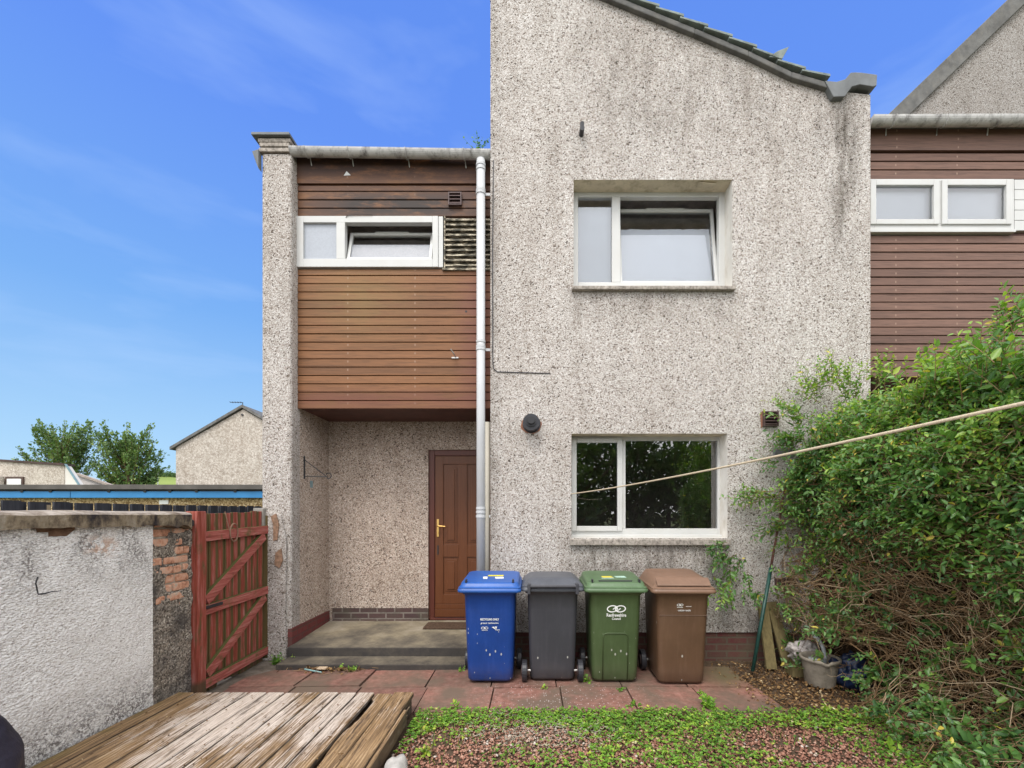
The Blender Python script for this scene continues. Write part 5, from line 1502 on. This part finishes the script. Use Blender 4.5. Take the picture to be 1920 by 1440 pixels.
def weed_patch(NW, x0, x1, y0, y1, densf, leaf, h, name, label, K=3, z0=-.02, tone0=.45, lift=.35):
    wx_, wy_ = RNG.uniform(x0, x1, NW), RNG.uniform(y0, y1, NW)
    pp = np.stack([wx_, wy_, wx_ * 0], 1)
    kp = RNG.uniform(0, 1, NW) < densf(wx_, wy_, pp)
    wx_, wy_ = wx_[kp], wy_[kp]; n = len(wx_)
    hh = RNG.uniform(.25, 1, n) * h
    a = RNG.uniform(0, 6.28, n)[:, None] + np.arange(K)[None] * 6.283 / K + RNG.normal(0, .25, (n, K))
    P = np.stack([np.repeat(wx_[:, None], K, 1), np.repeat(wy_[:, None], K, 1), z0 + np.repeat(hh[:, None], K, 1)], -1)
    Dd = np.stack([np.cos(a), np.sin(a), lift + RNG.normal(0, .3, (n, K))], -1)
    Nn = np.array([0, 0, 1.]) + RNG.normal(0, .3, (n, K, 3))
    LL_ = leaf * RNG.uniform(.55, 1.25, (n, 1)) * np.ones((1, K))
    tt = np.repeat(np.clip(tone0 + RNG.normal(0, .2, n) + .22 * vnoise(np.stack([wx_, wy_, wx_ * 0], 1), 2.6, 4), 0, 1)[:, None], K, 1)
    o = leaves(name, P.reshape(-1, 3), Dd.reshape(-1, 3), LL_.ravel(), Nn.reshape(-1, 3), tt.ravel(), MATS['weed'], None, .75, .12)
    return tag(o, label, 'weeds', kind='stuff')


def dens_bed(x, y, p_):
    n1 = vnoise(p_, 1.9, 2) + .5 * vnoise(p_, 5, 6)
    strip = np.exp(-((y - 3.43) / .14) ** 2) * (.85 + .15 * np.sin(x * 3))
    d_ = .30 + .75 * n1 + .95 * strip
    d_ -= .9 * np.exp(-(((x - 1.75) / .55) ** 2 + ((y - 3.10) / .17) ** 2))
    d_ -= .7 * np.exp(-(((x + .55) / .35) ** 2 + ((y - 2.85) / .35) ** 2))
    d_ -= .45 * np.exp(-(((x - .05) / .4) ** 2 + ((y - 3.15) / .18) ** 2))
    d_ += .5 * np.exp(-(((x - .95) / .55) ** 2 + ((y - 3.15) / .2) ** 2))
    d_ += .5 * np.clip(x - 2.0, 0, 1) * (y < 3.0)
    return np.clip(d_, .02, 1)


weed_patch(19000, -.90, 2.75, 2.35, 3.60, dens_bed, .0175, .042, 'ground_cover', 'low bright green clover covering the front bed below the paving')
# pale dry clippings on the bed
n = 700
cx_, cy_ = RNG.normal(.05, .32, n), RNG.normal(3.2, .15, n)
Cl = np.stack([np.stack([cx_, cy_, np.full(n, .012)], -1), np.stack([cx_ + RNG.normal(0, .02, n), cy_ + RNG.normal(0, .02, n), np.full(n, .02)], -1)], 1)
ok = cy_ < 3.52
tag(twigs('dry_grass', Cl[ok], np.full((ok.sum(), 2), .0013), RNG.uniform(.8, 1, ok.sum()), tonemat('dry_straw', [(0, (.3, .26, .17)), (1, (.66, .61, .48))])), 'pale dry grass clippings scattered on the clover', 'clippings', kind='stuff')


n = 900; bx_, by_ = RNG.uniform(-.9, 2.7, n), RNG.uniform(2.4, 3.56, n); hb_ = RNG.uniform(.025, .08, n); lean = RNG.normal(0, .5, (n, 2)) * hb_[:, None]
ok = vnoise(np.stack([bx_, by_, bx_ * 0], 1), 2.5, 11) > .05
Cl = np.stack([np.stack([bx_, by_, np.full(n, -.02)], -1), np.stack([bx_ + lean[:, 0] * .4, by_ + lean[:, 1] * .4, -.02 + hb_ * .6], -1), np.stack([bx_ + lean[:, 0], by_ + lean[:, 1], -.02 + hb_], -1)], 1)[ok]
tag(twigs('grass', Cl, np.tile(np.array([.0022, .0018, .0005]), (len(Cl), 1)), np.clip(RNG.normal(.5, .25, len(Cl)), 0, 1), MATS['weed']), 'thin grass blades sprouting between the clover and gravel', 'grass', kind='stuff')


def sprig(name, x, y, z, n, Lm, leaf, label, cat='weed', group=None, up=1.0, K=7, tone0=.5):
    S_ = np.tile(np.array([x, y, z]), (n, 1)) + RNG.normal(0, .012, (n, 3)) * [1, 1, 0]
    D_ = np.stack([RNG.normal(0, .6, n), RNG.normal(0, .6, n), np.full(n, up)], 1)
    P, dd, ll, nn, C = shoots(S_, D_, RNG.uniform(.6, 1.1, n) * Lm, K, leaf, .1)
    root = empty(name, (x, y, z), label, cat, group=group)
    leaves('foliage', P, dd, ll, nn, np.clip(RNG.normal(tone0, .16, len(P)), 0, 1), MATS['weed'], root, .6, .15)
    twigs('stem', C, np.tile(np.array([.002, .0018, .0014, .0008]), (n, 1)), np.full(n, .5), MATS['weed'], root)
    return root


G_ = 'weeds growing in paving joints'
sprig('weed', X(1330, 3.60), 3.60, 0, 7, .17, .05, 'tall leafy weed at the paving edge below the brown bin', group=G_)
sprig('weed', X(662, 4.50), 4.48, 0, 6, .10, .035, 'leafy weed against the foot of the porch step', group=G_)
sprig('weed', X(640, 4.5), 4.49, 0, 4, .06, .03, 'small weed at the porch step beside the leafier one', group=G_)
sprig('weed', X(515, 4.66), 4.66, 0, 8, .12, .045, 'green weed at the bottom of the pier beside the gate', group=G_, tone0=.25)
sprig('weed', X(549, 4.72), 4.70, .0, 4, .09, .035, 'yellowish weed at the left corner of the porch step', group=G_, tone0=.7)
sprig('weed', X(1165, 3.98), 3.98, 0, 6, .07, .03, 'flat weed in the joint in front of the green bin', group=G_, up=.5, tone0=.2)
sprig('weed', X(1186, 3.68), 3.68, 0, 5, .06, .025, 'mossy weed in the joint near the clover below the green bin', group=G_, up=.5, tone0=.3)
sprig('weed', X(1022, 4.02), 4.00, 0, 3, .05, .04, 'pale broad leaf on the paving before the grey bin', group=G_, up=.3, tone0=.7, K=3)
sprig('weed', X(1102, 4.2), 4.18, 0, 5, .09, .03, 'weed between the grey and green bins', group=G_, tone0=.5)
sprig('weed', X(858, 3.64), 3.62, 0, 3, .06, .05, 'broad bright leaf at the clover edge under the blue bin', group=G_, K=4, tone0=.7)
sprig('weed', X(800, 2.95), 2.95, -.02, 6, .12, .045, 'bright weed on the gravel beside the deck, nearest the camera', group=G_, tone0=.75)
sprig('weed', X(803, 3.25), 3.25, -.02, 4, .08, .045, 'bright clover tuft on the gravel beside the deck corner', group=G_, tone0=.75)
sprig('weed', X(1545, 3.55), 3.52, -.0, 4, .11, .06, 'large pale leaf at the right end of the paving', group=G_, K=4, tone0=.75)
sprig('weed', X(1664, 3.0), 2.95, -.02, 3, .12, .08, 'large pale leaf among the clover near the hedge', group=G_, K=3, tone0=.8)
sprig('weed', X(868, 4.56), 4.47, 0, 3, .06, .03, 'small weed behind the left wheel of the blue bin', group=G_)
rg = sprig('roof_weed', X(897, 4.9), 4.88, gz - .02, 12, .22, .04, 'thin grassy weeds growing from the gutter above the downpipe', group=None, K=4, tone0=.2)

# dead leaves and twigs lying about
def litter(n, fx_, name, label, size=.03):
    P = np.array([fx_() for _ in range(n)])
    Dd = np.stack([RNG.normal(0, 1, n), RNG.normal(0, 1, n), RNG.normal(0, .25, n)], 1); Nn = np.array([0, 0, 1.]) + RNG.normal(0, .5, (n, 3))
    o = leaves(name, P, Dd, RNG.uniform(.5, 1.2, n) * size, Nn, np.clip(RNG.normal(.45, .3, n), 0, 1), MATS['litter'], None, .55, .3)
    return tag(o, label, 'litter', kind='stuff')


litter(2600, lambda: (random.uniform(2.05, 3.1) - .25 * random.random(), random.choice((random.uniform(3.6, 4.75), random.uniform(3.3, 4.4))), random.uniform(-.02, .02)), 'leaf_litter', 'brown dead leaves drifted round the plant pot and hedge foot')
litter(260, lambda: (random.uniform(-2.8, -1.0), random.uniform(2.3, 3.54), .156), 'leaf_litter', 'crumbs of leaf and bark scattered on the worn deck', .016)
litter(420, lambda: (random.gauss(-2.05, .18), random.gauss(4.55, .07), random.uniform(.0, .03)), 'leaf_litter', 'dead leaves swept against the porch step by the gate', .035)
n = 120; cx_, cy_ = RNG.normal(-2.05, .2, n), RNG.normal(4.5, .08, n); a = RNG.uniform(0, 3.14, n); l_ = RNG.uniform(.04, .12, n)
Cl = np.stack([np.stack([cx_, cy_, RNG.uniform(.005, .03, n)], -1), np.stack([cx_ + l_ * np.cos(a), cy_ + l_ * np.sin(a) * .6, RNG.uniform(.005, .04, n)], -1)], 1)
tag(twigs('twig_litter', Cl, np.full((n, 2), .0025), RNG.uniform(.2, .9, n), MATS['twig']), 'dry twigs lying at the foot of the porch step', 'twigs', kind='stuff')
m = MB(); m.tube([(X(576, 4.47), 4.42, .035), (X(608, 4.45), 4.39, .012)], .008, 8); o = m.build('stick', plain('pale_teal_plastic', (.25, .42, .42), .5)); tag(o, 'short pale teal stick lying by the porch step', 'stick')
m = MB(); m.box(-2.15, -2.06, 4.44, 4.50, .02, .035); o = m.build('paper_scrap', plain('crumpled_tan_paper', (.5, .38, .26), .9), None, bevel=.004); o.rotation_euler = (0, 0, 0); tag(o, 'scrap of tan paper among the dead leaves by the step', 'paper')

# ================================================================== BEYOND THE WALL
t = NT('black_fence_stain'); p = t.P()
c = t.ramp(t.noise(t.mapv(p, (20, 20, 2)), 2, 5), [(.3, (.018, .019, .024)), (.7, (.05, .052, .062))])
blackf = t.done(c, .7, spec=.3)
fx = -4.42
fence = empty('board_fence', (fx, 6, 0), 'black stained hit and miss board fence beyond the white wall', 'fence')
m = MB(); y = 1.5; i = 0; rr = random.Random(77)
while y < 11.8:
    m.box(fx, fx + .02, y, y + .135, .05, 1.695 + .01 * math.sin(y) + rr.uniform(-.004, .004)); m.box(fx - .075, fx - .055, y + .07, y + .07 + .17, .05, 1.685)
    y += .20
m.build('slat_panel', blackf, fence)
m = MB()
for z in (.3, .9, 1.45): m.box(fx - .054, fx - .002, 1.5, 11.8, z, z + .08)
m.build('rail', blackf, fence)
for y in (2.2, 4.0, 5.8, 7.6, 9.4, 11.2):
    MB().box(fx - .05, fx - .004, y, y + .09, 0, 1.66).build('post', plain('pale_post_timber', (.35, .28, .18), .8) if y == 2.2 else bpy.data.materials['pale_post_timber'], fence)
t = NT('tan_dashed_render'); p = t.P(); v = t.voro(p, 30)
tan = t.done(t.ramp(t.sep(v.outputs['Color'])[0], [(0, (.20, .13, .06)), (.3, (.36, .25, .13)), (.65, (.50, .37, .20)), (.9, (.62, .50, .32))], 'CONSTANT'), .9, t.bump(v.outputs['Distance'], .5, .01), spec=.2)
GYY = 12.5
gar = empty('garage_block', (-10, GYY, 0), 'long flat roofed garage block with a bright blue fascia and tan walls', 'garage')
gx0, gx1 = -22, X(560, GYY)
MB().box(gx0, gx1, GYY + .25, GYY + 6, 0, Z(933, GYY)).build('wall', tan, gar)
m = MB(); m.box(gx0, gx1 + .1, GYY, GYY + 6.2, Z(917.5, GYY), Z(908.5, GYY)); m.build('roof', plain('grey_felt_roof', (.10, .092, .085), .9, .2, .25, 2, bump=.3), gar, bevel=.01)
m = MB(); m.box(gx0, gx1, GYY + .10, GYY + 6.1, Z(921.0, GYY), Z(917.5, GYY) - .002)
for q_ in (36, 90, 200, 268, 315, 365, 438): m.cyl((X(q_, GYY), GYY + .05, Z(920, GYY)), (0, 1, 0), .05, .3, 10)
m.build('roof_shade_strip', plain('dark_roof_shade', (.03, .032, .036), .8), gar)  # strip and bumps painted dark for the shade under the roof slab
bl = plain('bright_blue_fascia_paint', (.035, .19, .42), .6, .3, .12, 2)
for a, b_ in ((gx0, X(127, GYY) - .01), (X(127, GYY) + .01, gx1)):
    MB().box(a, b_, GYY + .07, GYY + .24, Z(933, GYY), Z(921, GYY) - .002).build('fascia', bl, gar)
MB().box(X(286, GYY), X(303, GYY), GYY + .22, GYY + .25, Z(945, GYY), Z(937.5, GYY)).build('sign_plate', WHITE, gar)

ph = pebble('far_pale_roughcast', [(0, (.38, .33, .28)), (.3, (.50, .45, .39)), (.6, (.58, .53, .47)), (.85, (.66, .61, .55))], scale=14, bump=.4, gap=.2, mottling=.3)
hb = empty('gabled_house', (-14.5, 22, 0), 'pale roughcast house with a pointed gable, beyond the garages', 'house')
Y = 22.0
ax, az = X(456, Y), Z(765, Y); ex_, ez = X(326, Y), Z(841, Y); sl_ = (az - ez) / (ax - ex_); rx_ = ax + (ax - ex_)
m = MB(); m.prism([(ex_ + .1, Y, 0), (rx_ - .1, Y, 0), (rx_ - .1, Y, ez + .05), (ax, Y, az - .06), (ex_ + .1, Y, ez + .05)], (0, 9, 0)); m.build('wall', ph, hb)
m = MB()
for s_ in (-1, 1):
    e_ = ax + s_ * (ax - ex_ + .12); zz = az - (ax - ex_ + .12) * sl_
    m.prism([(ax, Y - .12, az), (e_, Y - .12, zz), (e_, Y - .12, zz + .14), (ax, Y - .12, az + .14)], (0, 9.2, 0))
m.build('roof', MATS['verge'], hb)
m = MB(); a_ = Vector((X(447, Y), Y + .3, Z(767, Y))); m.tube([a_ + Vector((.08, 0, 0)), a_ + Vector((0, 0, .4))], .02, 6); m.tube([a_ + Vector((-.62, 0, .41)), a_ + Vector((.02, 0, .40))], .015, 5)
for k in range(5): m.tube([a_ + Vector((-.55 + k * .13, -.15, .41)), a_ + Vector((-.55 + k * .13, .15, .41))], .008, 4)
m.build('aerial', MATS['blackiron'], hb)
MB().cyl((X(455, Y), Y - .002, Z(778, Y)), (0, -1, 0), .05, .05, 12).build('lamp', MATS['blackplastic'], hb)

Y = 24.0
lo = empty('low_house', (-27, Y, 0), 'low pale roughcast building with a dark parapet, at the left edge', 'building')
xa, xb_ = X(-60, Y), X(121, Y)
m = MB(); m.prism([(xa, Y, 0), (xb_, Y, 0), (xb_, Y, Z(873, Y)), (xa, Y, Z(861, Y))], (0, .3, 0)); m.build('wall', ph, lo)
m = MB(); m.prism([(xa, Y - .1, Z(861, Y)), (xb_ + .05, Y - .1, Z(873, Y)), (xb_ + .05, Y - .1, Z(869, Y)), (xa, Y - .1, Z(857.5, Y))], (0, .6, 0)); m.build('parapet', plain('dark_brown_parapet', (.07, .045, .04), .8, .3, .3, 3), lo)
m = MB(); m.prism([(xb_ + .01, Y + .02, 0), (X(149, Y), Y + .02, 0), (X(149, Y), Y + .02, Z(913, Y)), (xb_ + .01, Y + .02, Z(872, Y))], (0, .3, 0)); m.build('side_wall', plain('pale_side_render', (.66, .63, .58), .9, .2, .08, 1), lo)
m = MB(); m.prism([(xb_ + .03, Y - .06, Z(870, Y)), (X(150, Y), Y - .06, Z(913, Y)), (X(151.5, Y), Y - .06, Z(913, Y)), (xb_ + .07, Y - .06, Z(870, Y))], (0, .12, 0)); m.build('verge', plain('teal_grey_verge', (.2, .3, .31), .6), lo)
m = MB(); m.box(X(13, Y), X(46, Y), Y - .08, Y - .0, Z(930, Y), Z(894, Y)); m.build('door_frame', plain('dark_brown_frame', (.08, .05, .04), .7), lo)
m = MB(); m.box(X(17, Y), X(43, Y), Y - .11, Y - .075, Z(930, Y), Z(898, Y)); m.build('door', WHITE, lo)
m = MB(); m.prism([(xa, Y - 1.2, Z(884, Y)), (X(12, Y), Y - 1.2, Z(894, Y)), (X(12, Y), Y - 1.2, Z(930, Y)), (xa, Y - 1.2, Z(930, Y))], (0, 1.1, 0)); m.build('porch_wall', ph, lo)
Y = 27.0
l2 = empty('outbuilding', (-27, Y, 0), 'small pale lean-to building with a sloping top between the trees and garages', 'building')
m = MB(); m.prism([(X(147, Y), Y, 0), (X(213, Y), Y, 0), (X(213, Y), Y, Z(914, Y)), (X(148, Y), Y, Z(890, Y))], (0, .2, 0)); m.build('wall', plain('pinkish_pale_render', (.60, .55, .52), .9, .2, .08, 1), l2)
m = MB(); m.prism([(X(146, Y), Y - .15, Z(890.5, Y)), (X(215, Y), Y - .15, Z(914.5, Y)), (X(215, Y), Y - .15, Z(910, Y)), (X(146, Y), Y - .15, Z(887, Y))], (0, .25, 0)); m.build('roof', plain('tan_grey_roof', (.36, .30, .25), .8), l2)


def tree(name, label, x, y, h, w, nb, nl, leaf, seed, trunk_r=.22, base=.16, group=None, mat='treeleaf', kind=None, parent=None, upward=.75, wob=.9):
    r_ = np.random.default_rng(seed)
    root = parent or empty(name, (x, y, 0), label, 'tree', group=group)
    hz = r_.uniform(base, .86, nb) * h
    a = np.arange(nb) * 2.4 + r_.normal(0, .4, nb)
    prof = np.sin(np.clip((hz / h - base) / (1 - base), 0.03, 1) ** .62 * math.pi * .94) ** .7
    Lb = (w / 2) * prof * r_.uniform(.75, 1.25, nb) + .3
    S_ = np.stack([np.full(nb, x), np.full(nb, y), hz], 1) + r_.normal(0, .06, (nb, 3))
    O = np.stack([np.cos(a), np.sin(a), np.zeros(nb)], 1)
    ts = np.linspace(0, 1, 7)[None, :, None]
    C = S_[:, None] + O[:, None] * Lb[:, None, None] * ts ** .85 + np.array([0, 0, 1.]) * (Lb * upward * r_.uniform(.6, 1.5, nb))[:, None, None] * ts ** 1.5 + np.cumsum(r_.normal(0, .035, (nb, 7, 3)), 1) * Lb[:, None, None]
    top = np.stack([np.array([x + r_.normal(0, .1), y, h * base * t_ * 0 + h * t_]) for t_ in np.linspace(.5, 1, 7)])[None]
    C = np.concatenate([C, top]); nb += 1
    tw = np.linspace(1, .2, 7)[None] * np.concatenate([Lb * .018, [.06]])[:, None]
    n = nl
    bi = r_.integers(0, nb, n); u = r_.uniform(.15, 1.0, n) ** .8 * 5.999; k = u.astype(int); f_ = (u - k)[:, None]
    P = C[bi, k] * (1 - f_) + C[bi, k + 1] * f_
    Dd = C[bi, k + 1] - C[bi, k]
    sp = w * .045 * wob
    P = P + r_.normal(0, 1, (n, 3)) * sp * (1.15 - .5 * u[:, None] / 6)
    Dd = unit(Dd) * .6 + r_.normal(0, .6, (n, 3)) + np.array([0, 0, .3])
    LL_ = leaf * r_.uniform(.5, 1.3, n)
    Nn = np.array([-.2, -.5, 1.]) + r_.normal(0, .6, (n, 3))
    tn = np.clip(.42 + .12 * (P[:, 2] - h * .5) / h + r_.normal(0, .2, n) + .18 * vnoise(P, 3 / w, seed), 0, 1)
    me_p = root if parent is None else parent
    leaves('crown', P, Dd, LL_, Nn, tn, MATS[mat], me_p, .55, .2)
    v, lo_, sz_, kk = twig_arrays(C, tw); twigs('branches', C, tw, np.full(nb, .3), MATS['twig'], me_p)
    m = MB(); m.tube([(x, y, -.1), (x + .04, y, h * .3), (x - .03, y, h * .6), (x, y, h * .92)], [trunk_r, trunk_r * .8, trunk_r * .5, .03], 8); m.build('trunk', MATS['bark'], me_p, smooth=True)
    return root


Y = 42.0
tree('broadleaf_tree', 'open crowned tree behind the low roof, left of the pair', X(118, Y), Y, Z(783, Y) * .93, 4.1, 110, 8200, .25, 3, group='trees beyond the garages', upward=1.15, wob=.75)
tree('broadleaf_tree', 'denser and wider tree behind the garages, right of the pair', X(224, Y), Y + 1, Z(791, Y) * .84, 4.4, 120, 9500, .27, 5, group='trees beyond the garages', upward=1.1, wob=.8)
tree('broadleaf_tree', 'small bright green bushy tree right of the larger pair', X(275, Y), Y + 8, Z(885, Y), 3.6, 30, 1600, .4, 9, group='trees beyond the garages', base=.1)

t = NT('grassy_hill'); p = t.P()
c = t.ramp(t.noise(p, .02, 5), [(.3, (.17, .23, .06)), (.6, (.25, .30, .09)), (.75, (.12, .17, .05))])
hillm = t.done(c, .95, spec=.1)
m = MB(); g = {}
for i in range(41):
    for j in range(13):
        xx, yy = -760 + 18 * i, 380 + 22 * j
        zz = 45 * math.exp(-((xx + 430) / 130) ** 2) * min(1, j / 6) + 3 * mnoise.noise(Vector((xx * .01, yy * .01, 0))) * min(1, j / 4) - .5
        g[i, j] = len(m.v); m.v.append((xx, yy, zz))
for i in range(40):
    for j in range(12): m.f.append((g[i, j], g[i + 1, j], g[i + 1, j + 1], g[i, j + 1])); m.m.append(0)
tag(m.build('hills', hillm, smooth=True), kind='structure')
n = 2600; P = np.stack([RNG.normal(X(312, 520), 7, n), RNG.normal(520, 5, n), 44 + np.abs(RNG.normal(0, 2.6, n))], 1)
o = leaves('wood', P, RNG.normal(0, 1, (n, 3)), RNG.uniform(1, 2.4, n), RNG.normal(0, 1, (n, 3)), RNG.uniform(0, .35, n), MATS['treeleaf']); tag(o, 'dark clump of trees on the far green hilltop', 'wood', kind='stuff')
Y = 60.0
lp = empty('street_lamp', (X(296, Y), Y, 0), 'thin grey street lamp column left of the pointed gable house', 'street lamp')
m = MB(); lx = X(296, Y); m.tube([(lx, Y, 0), (lx, Y, Z(883, Y)), (lx + .1, Y, Z(881, Y)), (lx + .5, Y, Z(881, Y))], .06, 6); m.build('column', MATS['pipe'], lp); MB().box(lx + .15, lx + .75, Y - .12, Y + .12, Z(882, Y), Z(880, Y)).build('lamp_head', MATS['steel'], lp)
# trees behind the viewpoint, seen as reflections in the ground floor glass
wd = bpy.data.objects.new('tree_belt', None); COL.objects.link(wd); tag(wd, 'belt of garden trees mirrored in the dark downstairs window', 'trees', kind='stuff')
for i, (x, y, h) in enumerate(((1.4, -8.0, 4.4), (3.6, -9.0, 5.0), (5.6, -8.2, 4.4), (7.8, -8.8, 4.8))):
    tree('x', '', x, y, h, 4.2, 60, 3300, .24, 40 + i, .12, .08, parent=wd, mat='treeleaf', upward=.5, wob=1.3)

# ================================================================== SKY, SUN, CAMERA
W = bpy.data.worlds.new('World'); SC.world = W; W.use_nodes = True
nt = W.node_tree; nt.nodes.clear()


class WN(NT):
    def __init__(s): s.nt = nt; s.out = nt.nodes.new('ShaderNodeOutputWorld')


w_ = WN()
TO_SUN = Vector((-.2, -.6, .95)).normalized()
elev = math.asin(TO_SUN.z); azim = math.atan2(TO_SUN.x, TO_SUN.y)
sky = w_.n('TexSky', sky_type='NISHITA'); sky.sun_disc = False; sky.sun_elevation = elev; sky.sun_rotation = azim; sky.air_density = 1.0; sky.dust_density = .4; sky.ozone_density = 3.0
dr = w_.n('TexCoord').outputs['Generated']
x_, y_, z_ = w_.sep(dr)
# the blue patch of sky over the house
blue = w_.ramp(z_, [(0.0, (.55, .76, .92)), (.10, (.40, .655, .92)), (.35, (.19, .43, .89)), (.62, (.128, .295, .90)), (1, (.10, .24, .82))])
blue = w_.mix(.12, blue, w_.n('VectorMath', {0: sky.outputs[0], 3: .10}, operation='SCALE').outputs[0])
wis = w_.noise(w_.mapv(dr, (1.1, 1, 4.2), rot=(0, .5, 0)), 2.3, 5, .55, .25)
wm = w_.math('MULTIPLY', w_.ramp(wis, [(.54, 0), (.84, 1)]), .30)
blue = w_.mix(wm, blue, (.55, .72, 1.02))
# overcast elsewhere
oc_ = w_.ramp(w_.noise(dr, 2.2, 5, .55), [(.3, (.86, .88, .93)), (.7, (1.14, 1.14, 1.15))])
m_ = w_.n('MapRange', {'Value': w_.math('ADD', y_, w_.math('MULTIPLY', z_, -.12)), 'From Min': .30, 'From Max': -.12, 'To Min': 0.0, 'To Max': 1.0}).outputs[0]
col = w_.mix(m_, blue, w_.n('VectorMath', {0: oc_, 3: 1.95}, operation='SCALE').outputs[0])
bg = w_.n('Background', {'Color': col, 'Strength': 1.0})
nt.links.new(bg.outputs[0], w_.out.inputs[0])

sun = bpy.data.lights.new('sun', 'SUN'); sun.energy = 1.9; sun.angle = R(22); sun.color = (1, .96, .90)
so = bpy.data.objects.new('sun', sun); COL.objects.link(so); so.rotation_euler = TO_SUN.to_track_quat('Z', 'Y').to_euler()

cam = bpy.data.cameras.new('camera'); co = bpy.data.objects.new('camera', cam); COL.objects.link(co)
co.location = (0, 0, EYE); co.rotation_euler = (math.pi / 2, 0, 0)
cam.sensor_width = 36; cam.lens = F / 1920 * 36; cam.shift_x = (960 - VX) / 1920; cam.shift_y = (VY - 720) / 1920
cam.clip_start = .05; cam.clip_end = 4000
SC.camera = co
SC.view_settings.view_transform = 'Standard'; SC.view_settings.look = 'None'; SC.view_settings.exposure = .16; SC.view_settings.gamma = 1
SC.cycles.max_bounces = 8; SC.cycles.transparent_max_bounces = 12; SC.cycles.use_denoising = True
